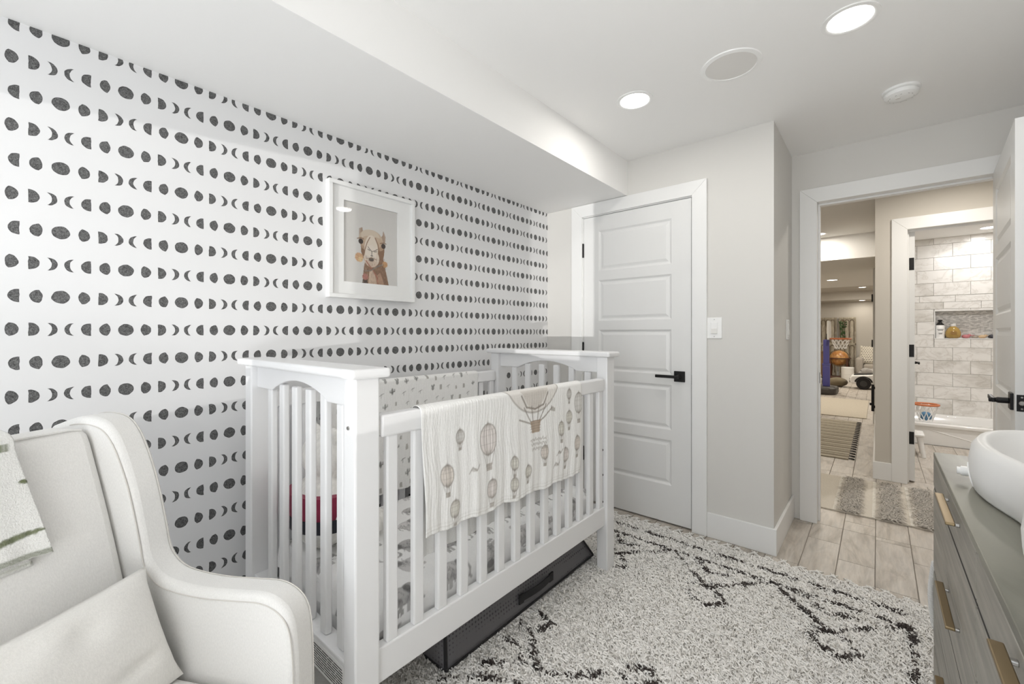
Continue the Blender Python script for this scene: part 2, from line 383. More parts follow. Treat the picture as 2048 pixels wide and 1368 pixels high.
# hall, corridor, playroom, bathroom
XS = -0.018
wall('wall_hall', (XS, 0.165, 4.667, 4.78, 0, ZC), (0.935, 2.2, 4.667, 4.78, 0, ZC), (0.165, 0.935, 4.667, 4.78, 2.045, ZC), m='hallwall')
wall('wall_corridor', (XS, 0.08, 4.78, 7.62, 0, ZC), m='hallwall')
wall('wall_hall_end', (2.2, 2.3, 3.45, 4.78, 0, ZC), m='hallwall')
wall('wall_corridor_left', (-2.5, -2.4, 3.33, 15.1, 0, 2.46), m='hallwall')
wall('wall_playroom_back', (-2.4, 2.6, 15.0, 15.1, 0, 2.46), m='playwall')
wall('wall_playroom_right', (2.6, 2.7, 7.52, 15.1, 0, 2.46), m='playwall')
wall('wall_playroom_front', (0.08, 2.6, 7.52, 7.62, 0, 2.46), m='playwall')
wall('ceiling', (-2.4, 2.2, 3.45, 6.38, ZC, ZC+0.1), m='ceil')
wall('ceiling_beam', (-2.4, XS, 6.38, 10.2, 2.08, 2.46), (XS, 2.6, 7.62, 10.2, 2.08, 2.46), m='ceil')
wall('ceiling_playroom', (-2.4, 2.6, 10.2, 14.2, 2.30, 2.46), m='playwall')
wall('ceiling_playroom_soffit', (-2.4, 2.6, 14.2, 15.0, 2.08, 2.46), m='playwall')
wall('ceiling_bathroom', (0.08, 1.62, 4.78, 7.42, ZC, ZC+0.1), m='ceil')
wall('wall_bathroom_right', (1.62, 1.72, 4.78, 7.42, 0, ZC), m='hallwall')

# floors: every porcelain plank is a piece
def tile_mesh(w, l, name='floor_tile'):
    g = 0.0016; b = B(g, w-g, g, l-g, -0.012, 0.0); o = b.build(name, M['plank'], bevel=0.0012, seg=1); return o
TW, TL = 0.1525, 0.612
_tiles = {}
def lay(parent, x0, x1, y0, y1):
    k0 = math.floor((x0+0.011)/TW)
    k = k0
    while -0.011+k*TW < x1-0.004:
        a, b = max(x0, -0.011+k*TW), min(x1, -0.011+(k+1)*TW)
        ph = 3.28-0.204*((k % 3))          # staggered by a third
        j = math.floor((y0-ph)/TL)
        while ph+j*TL < y1-0.004:
            c, d = max(y0, ph+j*TL), min(y1, ph+(j+1)*TL)
            if b-a > 0.006 and d-c > 0.006:
                key = (round(b-a, 3), round(d-c, 3))
                if key not in _tiles:
                    o = tile_mesh(b-a, d-c); _tiles[key] = o
                else:
                    o = _tiles[key].copy(); COL.objects.link(o)
                o.parent = parent; o.location = (a, c, 0)
            j += 1
        k += 1
fl = struct(B(-1.94, 0.62, -1.2, 3.33, -0.06, -0.004).build('floor', M['grout'])); lay(fl, -1.94, 0.62, -1.2, 3.33)
fl2 = struct(B(-2.4, 2.2, 3.33, 4.667, -0.06, -0.004).build('floor_hall', M['grout'])); lay(fl2, -0.6, 1.3, 3.33, 4.667)
fl3 = struct(MB().box(-2.4, XS, 4.667, 7.62, -0.06, -0.004).box(-2.4, 2.6, 7.62, 15.0, -0.06, -0.004).build('floor_playroom', M['grout'])); lay(fl3, -1.1, XS, 4.667, 7.62); lay(fl3, -1.4, 0.3, 7.62, 15.0)
fl4 = struct(B(0.08, 1.62, 4.78, 7.3, -0.06, -0.004).build('floor_bathroom', M['grout'])); lay(fl4, 0.08, 1.3, 4.78, 6.46)
struct(MB().box(0.165, 0.935, 4.667, 4.78, -0.06, -0.001).build('floor_threshold', M['plank']))

# baseboards
def base(name, *boxes, m='trim'):
    b = MB()
    for q in boxes: b.box(*q)
    return struct(b.build(name, M[m], bevel=0.003))
base('baseboard_back', (-0.771, -0.415, 2.679, 2.694, 0, 0.145)); base('baseboard_back_left', (-1.94, -1.724, 2.679, 2.694, 0, 0.145))
base('baseboard_side', (-0.43, -0.415, 2.694, 3.33, 0, 0.145)); base('baseboard_left', (-1.94, -1.925, -1.2, 2.679, 0, 0.145))
base('baseboard_right', (0.605, 0.62, -1.2, 3.31, 0, 0.145))
base('baseboard_hall', (XS-0.015, 0.084, 4.652, 4.667, 0, 0.145), (XS-0.015, XS, 4.667, 7.4, 0, 0.145))
base('baseboard_playroom', (-2.4, 2.6, 14.985, 15.0, 0, 0.145))

# casings with mitred heads
def casing(name, x0, x1, top, yf, w=0.09, t=0.018, side=-1, m='trim', x_clip=None, yj=None, zmax=9):
    r = struct(thing(name, None, None, ((x0+x1)/2, yf, 0)))
    ya, yb = (yf-t, yf) if side < 0 else (yf, yf+t)
    MB().prism([(x0-w, 0), (x0, 0), (x0, top), (x0-w, min(top+w, zmax))], 1, ya, yb).build('side_casing', M[m], r, bevel=0.0025)
    MB().prism([(x1, 0), (x1+w, 0), (x1+w, top+w), (x1, top)], 1, ya, yb).build('side_casing', M[m], r, bevel=0.0025)
    if zmax > top+w: P = [(x0, top), (x1, top), (x1+w, top+w), (x0-w, top+w)]
    else:
        P = [(x0, top), (x1, top), (x1+w, top+w), (-1.279, top+w), (-1.279, zmax), (x0-w+0.004, zmax)]
    MB().prism(P, 1, ya, yb).build('head_casing', M[m], r, bevel=0.0025)
    if yj:
        j = MB().box(x0-0.015, x0, yj[0], yj[1], 0, top).box(x1, x1+0.015, yj[0], yj[1], 0, top).box(x0-0.015, x1+0.015, yj[0], yj[1], top, top+0.015)
        st = (yj[0]+0.045, yj[0]+0.085)
        j.box(x0, x0+0.011, *st, 0, top-0.011).box(x1-0.011, x1, *st, 0, top-0.011).box(x0, x1, *st, top-0.011, top)
        j.build('jamb', M[m], r, bevel=0.0015)
    return r
c1 = casing('trim_1', -1.626, -0.857, 2.04, 2.694, 0.086, zmax=2.128)
j = MB().box(-1.632, -1.622, 2.694, 2.80, 0, 2.04).box(-0.861, -0.851, 2.694, 2.80, 0, 2.04).box(-1.632, -0.851, 2.694, 2.80, 2.035, 2.045); j.build('jamb', M['trim'], c1)
B(-0.8612, -0.8575, 2.689, 2.6935, 0.895, 0.953).build('strike_plate', M['black'], c1)
c2 = casing('trim_2', DX0-0.008, DX1+0.008, 2.035, 3.33, 0.092, yj=(3.33, 3.45))
B(DX0, DX0+0.0025, 3.372, 3.412, 0.885, 0.955).build('strike_plate', M['black'], c2, bevel=0.001)
casing('trim_3', DX0-0.008, DX1+0.008, 2.035, 3.45, 0.092, side=1)
c3 = casing('trim_4', 0.18, 0.92, 2.035, 4.667, 0.096, yj=(4.667, 4.78))
# white door casing at the corridor's far corner
c5 = struct(thing('trim_5', None, None, (-0.05, 7.5, 0)))
B(-0.052, XS-0.001, 7.5, 7.62, 0, 2.07).build('side_casing', M['trim'], c5, bevel=0.002)
for z in (1.68, 1.07): B(-0.066, -0.0525, 7.49, 7.54, z-0.05, z+0.05).build('hinge', M['black'], c5, bevel=0.003)

# panel doors
def panel_door(name, w, h, t, loc, rot, label=None, hinges=True, lever=1, stile=0.12, lever_x=None, lever_z=0.925, sides=(1, 1)):
    """local: x from hinge to latch, y 0 (front) to t, z up"""
    r = struct(thing(name, None, None, loc, rot), label)
    zs = []; z = 0.235
    for i in range(5): zs.append((z, z+0.285)); z += 0.349
    b = MB().box(0.004, w-0.004, 0.009, t-0.009, 0.004, h-0.004)
    b.box(0, stile, 0, t, 0, h).box(w-stile, w, 0, t, 0, h).box(stile, w-stile, 0, t, 0, zs[0][0]).box(stile, w-stile, 0, t, zs[-1][1], h)
    for (a, c), (d, e) in zip(zs[:-1], zs[1:]): b.box(stile, w-stile, 0, t, c, d)
    b.build('slab', M['door'], r, local=True)
    p = MB()
    for yy, sg in ((0, 1), (t, -1)):
        R = [(0, 0.0), (0.012, 0.0085), (0.019, 0.0085), (0.036, 0.0025)]
        x0, x1, z0, z1 = stile, w-stile, 0, 0.285; vs = []
        for ins, dp in R: vs += [(x0+ins, yy+sg*dp, z0+ins), (x1-ins, yy+sg*dp, z0+ins), (x1-ins, yy+sg*dp, z1-ins), (x0+ins, yy+sg*dp, z1-ins)]
        fs = []
        for k in range(3):
            for i in range(4): fs.append((k*4+i, k*4+(i+1) % 4, (k+1)*4+(i+1) % 4, (k+1)*4+i))
        fs.append((12, 13, 14, 15)); p.add(vs, fs)
    o = p.build('panel', M['door'], r, local=True, fix=False); o.location.z = zs[0][0]
    for a, _ in zs[1:]:
        c = o.copy(); COL.objects.link(c); c.location.z = a
    lx = w-0.069 if lever_x is None else lever_x
    for yy, sg, on in ((0, -1, sides[0]), (t, 1, sides[1])):
        if not on: continue
        y0, y1 = sorted((yy, yy+sg*0.009))
        hd = B(lx-0.033, lx+0.033, y0, y1, lever_z-0.033, lever_z+0.033).build('handle', M['black'], r, local=True, bevel=0.002); tag(hd, 'black lever handle on a square plate')
        k = MB().lathe([(0.012, 0), (0.012, 0.03*sg), (0.0095, 0.035*sg), (0.0095, 0.055*sg)], (lx, yy+sg*0.009, lever_z), 14, axis=1)
        k.box(lx-0.135, lx+0.012, *sorted((yy+sg*0.046, yy+sg*0.058)), lever_z-0.009, lever_z+0.009)
        k.build('lever', M['black'], hd, local=True, bevel=0.003)
    if hinges:
        for z in (1.79, 1.08, 0.33):
            MB().lathe([(0.0075, -0.05), (0.0075, 0.05)], (-0.004, -0.004, z), 10).build('hinge', M['black'], r, local=True)
    return r
panel_door('door_1', 0.753, 2.02, 0.035, (-1.619, 2.697, 0.012), 0, 'closed white five panel closet door with black lever, behind the crib', sides=(1, 0))
# open nursery door: hinge at the right jamb, swung into the room
ang = math.atan2(2.512-3.318, 0.401-0.455)
d2 = panel_door('door_2', 0.808, 2.02, 0.035, (0.455, 3.318, 0.012), ang, 'white nursery door standing open beside the dresser', hinges=False)
lp = MB().box(0.808, 0.8095, 0.004, 0.031, 0.893, 0.957).build('latch_plate', M['black'], d2, local=True, bevel=0.001)
MB().lathe([(0.009, 0), (0.0085, 0.008), (0.006, 0.011)], (0.8095, 0.0175, 0.925), 12, axis=0).build('latch_bolt', M['steel'], lp, local=True)
for z in (0.903, 0.947): MB().lathe([(0.0035, 0), (0.003, 0.001)], (0.8095, 0.0175, z), 8, axis=0).build('screw', M['steel'], lp, local=True)
d3 = panel_door('door_3', 0.72, 2.02, 0.035, (0.226, 4.74, 0.012), PI/2, 'white bathroom door swung open, seen edge on', hinges=False)
for z in (1.755, 1.052, 0.346):
    MB().box(-0.002, 0, 0.004, 0.036, z-0.05, z+0.05).build('hinge', M['black'], d3, local=True, bevel=0.004)

# switches
def switch(loc, rot, label):
    r = thing('light_switch', label, 'switch', loc, rot)
    B(-0.042, 0.042, -0.006, 0, -0.062, 0.062).build('plate', M['plastic'], r, local=True, bevel=0.003)
    B(-0.018, 0.018, -0.0095, -0.006, -0.034, 0.034).build('rocker', M['plastic'], r, local=True, bevel=0.002)
    MB().box(-0.016, 0.016, -0.013, -0.0095, -0.032, -0.002).build('slider', M['offplastic'], r, local=True, bevel=0.002)
    for z in (-0.05, 0.05): MB().lathe([(0.0035, 0), (0.003, -0.001)], (0, -0.006, z), 8, axis=1).build('screw', M['steel'], r, local=True)
switch((-0.732, 2.694, 1.236), 0, 'white dimmer switch on the wall right of the closed closet door')
switch((-0.43, 3.14, 1.228), PI/2, 'white light switch seen nearly edge on in the recess by the doorway')

# ceiling fittings
def can(x, y, z, r, label, m='lamp', watts=CAN_W, col=(1, 0.965, 0.91), group=None):
    t = thing('recessed_light', label, 'ceiling light', (x, y, z), 0, group)
    MB().lathe([(r*0.80, 0.004), (r*0.78, -0.002), (r*0.86, -0.006), (r, -0.004), (r, 0.0)], (0, 0, 0), 40, caps=False).build('trim_ring', M['plastic'], t, local=True, smooth=0.7)
    MB().lathe([(0.001, -0.0032), (r*0.79, -0.0030)], (0, 0, 0), 40, caps=False).build('diffuser', M[m], t, local=True)
    lamp('can_or_fill_lamp', 'AREA', (x, y, z-0.012), (0, 0, -1), watts, col, shape='DISK', size=r*1.5)
    return t
can(-0.918, 2.012, ZC, 0.087, 'round recessed ceiling light nearer the closet and the beam')
can(-0.078, 2.003, ZC, 0.087, 'round recessed ceiling light beyond the speaker, at the top edge of the picture')
sp = thing('ceiling_speaker', 'round in-ceiling speaker with a grey grille and white ring', 'speaker', (-0.483, 2.02, ZC))
MB().lathe([(0.098, -0.002), (0.100, -0.006), (0.117, -0.004), (0.119, 0)], (0, 0, 0), 48, caps=False).build('rim', M['plastic'], sp, local=True, smooth=0.7)
MB().lathe([(0.001, -0.0035), (0.0985, -0.0035)], (0, 0, 0), 48, caps=False).build('grille', M['speaker'], sp, local=True)
sd = thing('smoke_detector', 'white round smoke detector on the ceiling before the doorway', 'smoke detector', (0.083, 2.744, ZC))
MB().lathe([(0.07, 0), (0.07, -0.010), (0.066, -0.012)], (0, 0, 0), 40).build('base', M['plastic'], sd, local=True, smooth=0.6)
MB().lathe([(0.058, -0.012), (0.058, -0.017), (0.064, -0.018), (0.061, -0.030), (0.045, -0.040), (0.02, -0.042), (0.001, -0.042)], (0, 0, 0), 40).build('cover', M['plastic'], sd, local=True, smooth=0.6)
MB().lathe([(0.010, -0.040), (0.010, -0.0435), (0.008, -0.0445), (0.001, -0.0445)], (-0.012, -0.012, 0), 16).build('button', M['offplastic'], sd, local=True)
for k in range(6):
    a = k*PI/3+0.3; B(-0.012, 0.012, -0.002, 0.002, -0.0395, -0.037).build('vent_slot', M['dark'], sd, local=True).location = (0.043*math.cos(a), 0.043*math.sin(a), -0.0005)
    sd.children[-1].rotation_euler = (0, 0, a+PI/2)
can(-0.53, 6.10, ZC, 0.085, 'recessed hall light at the left edge of the doorway view', 'lampwarm', 6, (1, 0.93, 0.82))
can(-0.57, 8.73, 2.08, 0.085, 'recessed light in the lowered corridor ceiling, nearest of the three there', 'lampwarm', 24, (1, 0.92, 0.80))
can(-0.28, 13.1, 2.30, 0.085, 'recessed playroom light, middle one of the three beyond the beam', 'lampwarm', 18, (1, 0.92, 0.80))
can(-0.32, 14.6, 2.08, 0.085, 'recessed playroom light closest to the far wall', 'lampwarm', 3, (1, 0.92, 0.80))
can(0.925, 6.92, ZC, 0.085, 'recessed bathroom light above the tub', 'lamp', 5, (1, 0.975, 0.95))
lamp('can_or_fill_lamp', 'AREA', (0.75, 5.6, ZC-0.012), (0, 0, -1), 22, (1, 0.97, 0.94), shape='DISK', size=0.13)  # added bathroom fill, has no fitting of its own
lamp('can_or_fill_lamp', 'AREA', (0.45, 4.05, ZC-0.012), (0, 0, -1), 10, (1, 0.94, 0.85), shape='DISK', size=0.13)  # this and the next: unseen lamps added to light the hall
lamp('can_or_fill_lamp', 'AREA', (-1.3, 4.05, ZC-0.012), (0, 0, -1), 8, (1, 0.93, 0.82), shape='DISK', size=0.13)
lamp('can_or_fill_lamp', 'AREA', (1.2, 12.0, 2.28), (0, 0, -1), 34, (1, 0.92, 0.80), shape='DISK', size=0.15)  # this and the next: unseen lamps added to brighten the playroom
lamp('can_or_fill_lamp', 'AREA', (-1.6, 11.5, 2.28), (0, 0, -1), 34, (1, 0.92, 0.80), shape='DISK', size=0.15)

# bathroom wall of marble tiles with niche
bt = struct(MB().box(0.08, 0.527, 7.312, 7.42, 0, ZC).box(1.06, 1.62, 7.312, 7.42, 0, ZC).box(0.527, 1.06, 7.312, 7.42, 0, 1.145).box(0.527, 1.06, 7.312, 7.42, 1.475, ZC).box(0.527, 1.06, 7.40, 7.42, 1.145, 1.475).build('wall_bathroom_back', M['tgrout']))
_tm = {}
def btile(x0, x1, z0, z1, name='wall_tile', m='marble', d=0.012):
    if x1-x0 < 0.008 or z1-z0 < 0.008: return
    key = (round(x1-x0, 3), round(z1-z0, 3), name)
    if key not in _tm:
        g = 0.0014; o = B(g, x1-x0-g, -d, 0.001, g, z1-z0-g).build(name, M[m], bevel=0.001, seg=1); _tm[key] = o
    else: o = _tm[key].copy(); COL.objects.link(o)
    o.parent = bt; o.location = (x0, 7.312, z0)
zr = [(2.283, 2.36, 1), (2.126, 2.283, 0), (1.971, 2.126, 1), (1.816, 1.971, 0), (1.663, 1.816, 1), (1.50, 1.583, 2), (1.345, 1.50, 1), (1.19, 1.345, 0), (1.035, 1.19, 1), (0.88, 1.035, 0), (0.725, 0.88, 1), (0.57, 0.725, 0), (0.415, 0.57, 1), (0.20, 0.415, 0)]
for z0, z1, k in zr:
    x = (0.677, 0.515, 0.60)[k]-0.31*3
    while x < 1.62:
        a, b = max(0.08, x), min(1.62, x+0.31)
        if b > a+0.008:
            segs = [(a, b, z0, z1)]
            if z0 < 1.475 and z1 > 1.145:        # around the niche
                segs = [(a, min(b, 0.52), z0, z1), (max(a, 1.067), b, z0, z1)]
                if z1 > 1.48: segs.append((max(a, 0.52), min(b, 1.067), 1.482, z1))
                if z0 < 1.14: segs.append((max(a, 0.52), min(b, 1.067), z0, 1.138))
            for q in segs:
                if q[1]-q[0] > 0.008: btile(*q)
        x += 0.31
x = 0.08
for x1 in (0.39, 0.70, 1.01, 1.32, 1.62):
    btile(x, x1, 1.583, 1.66, 'accent_tile'); x = x1
mo = MB(); zz = 1.147; r_ = 0
while zz < 1.473:
    x = 0.529-(r_ % 2)*0.012
    while x < 1.058:
        a, b = max(0.529, x), min(1.058, x+0.0235)
        if b-a > 0.003: mo.box(a, b, 7.396-rng.random()*0.003, 7.401, zz, min(1.474, zz+0.0105))
        x += 0.0245
    zz += 0.0115; r_ += 1
o = mo.build('mosaic', attr_mat('mosaic_stone', 0.3), bt, fix=False); o['kind'] = 'stuff'
nb = len(mo.v)//8; paint_mesh(o.data, np.repeat(rng.choice([0.46, 0.56, 0.64, 0.74], nb)[:, None]*np.array([1, 0.98, 0.95]), 8, 0))
fr = MB().box(0.519, 1.068, 7.296, 7.40, 1.138, 1.147).box(0.519, 1.068, 7.296, 7.40, 1.473, 1.482).box(0.519, 0.528, 7.296, 7.40, 1.147, 1.473).box(1.059, 1.068, 7.296, 7.40, 1.147, 1.473)
fr.build('niche_trim', M['plastic'], bt, bevel=0.002)
# ------------------------------------------------------------ crib
FX0, FX1 = -1.085, -1.025      # front posts
RX0, RX1 = -1.82, -1.76        # rear posts
CY0, CY1 = 0.577, 2.005
crib = thing('crib', 'white wooden slatted crib with arched end panels against the moon wallpaper', 'crib', (-1.42, 1.29, 0.0))
for (a, b) in ((FX0, FX1), (RX0, RX1)):
    for (c, d) in ((CY0, CY0+0.073), (CY1-0.075, CY1)):
        p = B(a, b, c, d, 0.013, 1.086).build('post', M['crib'], crib, bevel=0.005)
        if a == FX0:
            if c == CY0:
                MB().lathe([(0.006, 0), (0.005, -0.003)], (-1.058, c, 0.955), 12, axis=1).build('bolt', M['steel'], p)
            else:
                for z in (0.62, 0.495, 0.36): MB().lathe([(0.006, 0), (0.0055, -0.001)], (-1.052, c, z), 12, axis=1).build('bolt_hole', M['dark'], p)
def arch(y0, y1):
    pts = [(RX1, 1.086), (RX1, 1.005)]
    x0, x1 = -1.62, -1.215
    pts.append((x0, 1.005))
    for k in range(1, 16):
        t = k/16; pts.append((x0+(x1-x0)*t, 1.005+0.046*math.sin(PI*t)**0.8))
    pts += [(x1, 1.005), (FX0, 1.005), (FX0, 1.086)]
    return MB().prism(pts, 1, y0, y1).build('arched_rail', M['crib'], crib, bevel=0.003)
for (e0, e1, sg) in ((CY0, CY0+0.073, 1), (CY1-0.075, CY1, -1)):
    ym = (e0+e1)/2
    arch(ym-0.016, ym+0.016)
    B(RX0-0.022, FX1+0.022, e0-0.022, e1+0.022, 1.086, 1.112).build('crown_rail', M['crib'], crib, bevel=0.009, seg=4)
    r = B(RX1, FX0, ym-0.026, ym+0.026, 0.215, 0.312).build('end_rail', M['crib'], crib, bevel=0.004)
    if sg == 1:
        lb = B(-1.44, -1.10, ym-0.0268, ym-0.0261, 0.218, 0.297).build('warning_label', M['plastic'], r)
        lb['label'] = 'printed warning label'
        q = MB()
        for i in range(9):
            x = -1.432; z = 0.287-i*0.0072
            while x < -1.108:
                w = random.uniform(0.02, 0.07); q.box(x, min(x+w, -1.108), ym-0.0272, ym-0.0269, z-0.0028, z); x += w+0.004
        t = q.build('label_print', M['dark'], r, fix=False); t['kind'] = 'stuff'
    for k in range(6):
        x = -1.155-0.1*k-(0.0 if k else 0.0)
        w = 0.0185
        B(x-w, x+w, ym-0.011, ym+0.011, 0.312, 1.006 if k in (0, 5) else 1.03).build('end_slat', M['crib'], crib, bevel=0.006, seg=3)
def side(xa, xb, zt):
    B(xa-0.004, xb+0.004, CY0+0.083, CY1-0.085, zt-0.062, zt).build('top_rail', M['crib'], crib, bevel=0.007, seg=3)
    for yy in (CY0+0.073, CY1-0.085): B(xa+0.004, xb-0.004, yy, yy+0.010, zt-0.055, zt-0.012).build('rail_bracket', M['offplastic'], crib)
    B(xa, xb, CY0+0.073, CY1-0.075, 0.245, 0.340).build('bottom_rail', M['crib'], crib, bevel=0.004)
    o = None
    for k in range(14):
        y = 0.701+0.092*k
        if o is None: o = B(xa+0.006, xb-0.004, y-0.0185, y+0.0185, 0.339, zt-0.061).build('slat', M['crib'], crib, bevel=0.005, seg=2)
        else:
            c = o.copy(); COL.objects.link(c); c.location.y += 0.092*k
side(-1.069, -1.037, 0.980); side(-1.808, -1.776, 0.980)
B(-1.758, -1.086, 0.654, 1.926, 0.225, 0.24).build('mattress_support', M['tgrout'], crib)

# mattress in an elephant print sheet
GREY = (0.30, 0.29, 0.285)
def elephant(cv, cx, cy, s, rot, flip):
    base_ = np.array((0.46, 0.45, 0.445))*random.uniform(0.7, 1.15); dk = base_*0.30
    c, n = math.cos(rot), math.sin(rot)
    def T(x, y): x *= flip; return (cx+(x*c-y*n)*s, cy+(x*n+y*c)*s)
    def E_(x, y, rx, ry, col, al, r=0): p = T(x, y); cv.ell(p[0], p[1], rx*s, ry*s, col, al, rot+r*flip)
    for lx in (-0.30, -0.14, 0.13, 0.27):
        cv.poly([T(lx-0.075, -0.05), T(lx+0.075, -0.05), T(lx+0.06, -0.47), T(lx-0.06, -0.47)], base_*random.uniform(0.8, 1.15), 0.8)
    E_(0, 0.05, 0.42, 0.28, base_, 0.85); E_(-0.1, 0.14, 0.26, 0.14, base_*1.5, 0.55)
    E_(0.43, 0.16, 0.20, 0.19, base_*0.95, 0.9); E_(0.32, 0.15, 0.13, 0.18, dk*1.3, 0.75, 0.2)
    cv.path([T(0.55, 0.10), T(0.63, -0.08), T(0.62, -0.28), T(0.70, -0.36)], 0.085*s, base_*0.9, 0.85)
    cv.path([T(-0.41, 0.12), T(-0.49, -0.05), T(-0.48, -0.18)], 0.028*s, dk, 0.8)
    for _ in range(22):
        a = random.uniform(-0.35, 0.4); b = random.uniform(-0.15, 0.25); cv.line(T(a, b), T(a+random.uniform(-0.12, 0.12), b-random.uniform(0.05, 0.16)), 0.026*s, dk, 0.6)
    cv.path([T(-0.4, 0.05), T(-0.3, -0.2), T(-0.28, -0.45)], 0.018*s, dk, 0.6); cv.path([T(-0.05, -0.2), T(0.1, -0.18)], 0.018*s, dk, 0.6)
MH, MT = 0.335, 0.135
arc = [0.11, 2*MH-0.08, 0.11]; LM = sum(arc)+2*0.063
cv = Canvas(1.27, LM, 250, (0.87, 0.87, 0.865))
yy = 0.03
ri = 0
while yy < LM:
    xx = 0.03+(ri % 2)*0.092
    while xx < 1.27:
        elephant(cv, xx+random.uniform(-0.015, 0.015), yy+random.uniform(-0.012, 0.012), random.uniform(0.085, 0.115), random.uniform(-0.35, 0.35)+random.choice((0, 0, PI/2)), random.choice((-1, 1)))
        xx += 0.185
    yy += 0.12; ri += 1
cv.grain(0.04)
def mfn(x, y):
    r = 0.04; seg = [0.13, r*PI/2, 2*(MH-r), r*PI/2, 0.13]; e = np.cumsum([0]+seg); y = y*(e[-1]/LM)
    px = np.zeros_like(y); pz = np.zeros_like(y)
    k = y < e[1]; px[k] = MH; pz[k] = -0.13+y[k]
    k = (y >= e[1]) & (y < e[2]); a = (y[k]-e[1])/r; px[k] = MH-r+r*np.cos(a); pz[k] = r*np.sin(a)
    k = (y >= e[2]) & (y < e[3]); px[k] = MH-r-(y[k]-e[2]); pz[k] = r
    k = (y >= e[3]) & (y < e[4]); a = (y[k]-e[3])/r; px[k] = -(MH-r)-r*np.sin(a); pz[k] = r*np.cos(a)
    k = y >= e[4]; px[k] = -MH; pz[k] = -(y[k]-e[4])
    R = 0.035; d = np.minimum(x, 1.27-x); t = np.clip(1-d/R, 0, 1); ins = R*(1-np.sqrt(1-t*t))
    px = np.sign(px)*np.maximum(np.abs(px)-ins, 0); zc = -0.05; pz = zc+(pz-zc)*(1-np.clip(ins/R, 0, 0.98))
    pz = pz+0.004*np.sin(x*23+px*9)*np.sin(px*17+x*5)
    yv = 0.655+x+np.where(t > 0, 0, 0)
    return (-1.42+px, yv, 0.375+pz)
mt = tag(cloth_grid('mattress', cv, mfn, attr_mat('elephant_sheet', 0.9, (400, 400, 400), 0.2)), 'crib mattress in a white fitted sheet printed with grey elephants', 'mattress')

WLOC[mt.name] = Vector((0, 0, 0))
B(-1.748, -1.092, 0.662, 1.918, 0.243, 0.402).build('mattress_core', cloth('white_sheet', (0.85, 0.85, 0.845)), mt, bevel=0.02, seg=3)

# printed muslin blankets
def balloon(cv, cx, cy, r, tint, ink=(0.30, 0.27, 0.24), al=0.75):
    cv.ell(cx, cy, r*0.8, r, tint, 0.45)
    cv.ell(cx, cy, r*0.8, r, ink, al, 0, max(0.004, r*0.07))
    for q in (0.25, 0.55): cv.ell(cx, cy, r*0.8*q, r, ink, al*0.7, 0, max(0.0032, r*0.045))
    for q in (-0.3, 0.25, 0.6): cv.line((cx-r*0.7, cy+q*r), (cx+r*0.7, cy+q*r), 0.003, ink, al*0.35)
    for sx in (-0.55, -0.2, 0.2, 0.55): cv.line((cx+sx*r, cy-r*0.75), (cx+sx*r*0.45, cy-r*1.65), 0.0032, ink, al*0.8)
    cv.poly([(cx-r*0.3, cy-r*1.6), (cx+r*0.3, cy-r*1.6), (cx+r*0.24, cy-r*2.05), (cx-r*0.24, cy-r*2.05)], tuple(np.array(ink)*1.35), 0.75)
    for k in range(5): cv.line((cx-r*0.3, cy-r*(1.62+k*0.09)), (cx+r*0.28, cy-r*(1.62+k*0.09)), 0.0026, ink, al*0.6)
BW, LF, LT, LB = 0.905, 0.375, 0.052, 0.47
cv = Canvas(BW, LF+LT+LB, 340, (0.86, 0.855, 0.84))
T1, T2, T3, T4 = (0.62, 0.52, 0.48), (0.60, 0.58, 0.46), (0.62, 0.50, 0.40), (0.56, 0.55, 0.52)
for (x, y, r, t) in ((0.155, 0.275, 0.022, T4), (0.285, 0.245, 0.052, T1), (0.095, 0.165, 0.033, T3), (0.125, 0.055, 0.026, T2), (0.30, 0.075, 0.030, T1), (0.42, 0.135, 0.024, T2),
                     (0.505, 0.085, 0.022, T2), (0.615, 0.14, 0.026, T3), (0.735, 0.21, 0.028, T2), (0.80, 0.345, 0.020, T4), (0.80, 0.25, 0.026, T2), (0.86, 0.13, 0.030, T3), (0.875, 0.30, 0.043, T4), (0.775, 0.10, 0.028, T1), (0.42, 0.06, 0.024, T2)):
    balloon(cv, x, y, r, t)
# the big balloon whose envelope folds over the rail
INK = (0.27, 0.235, 0.20)
for k in range(14):
    t = k/13; cv.line((0.555-0.085*(0.35+0.65*t), 0.315+t*0.07), (0.555+0.085*(0.35+0.65*t), 0.315+t*0.07), 0.005, (0.42, 0.38, 0.33), 0.55)
cv.ell(0.555, 0.52, 0.20, 0.22, (0.62, 0.55, 0.48), 0.35); cv.ell(0.555, 0.52, 0.20, 0.22, INK, 0.6, 0, 0.006)
cv.path([(0.47, 0.37), (0.50, 0.325), (0.555, 0.312), (0.61, 0.325), (0.64, 0.37)], 0.007, INK, 0.9)
for a, b in ((0.485, 0.525), (0.53, 0.54), (0.58, 0.57), (0.625, 0.585)): cv.line((a, 0.325), (b, 0.265), 0.005, INK, 0.85)
cv.line((0.455, 0.285), (0.53, 0.258), 0.006, INK, 0.8); cv.line((0.665, 0.305), (0.58, 0.258), 0.006, INK, 0.8); cv.poly([(0.655, 0.295), (0.69, 0.285), (0.69, 0.30), (0.66, 0.315)], INK, 0.6)
cv.poly([(0.52, 0.27), (0.592, 0.27), (0.585, 0.222), (0.53, 0.222)], (0.40, 0.29, 0.20), 0.85)
for k in range(5): cv.line((0.522, 0.228+k*0.01), (0.59, 0.228+k*0.01), 0.003, INK, 0.7)
for j, yq in enumerate((0.195, 0.178, 0.16)):         # faint handwriting, and a bird and a little plane
    xq = 0.52+j*0.004; pts = []
    for k in range(26): pts.append((xq+k*0.0042, yq+0.005*math.sin(k*2.3+j)+0.002*math.sin(k*5.1)))
    cv.path(pts, 0.0032, (0.35, 0.32, 0.28), 0.6)
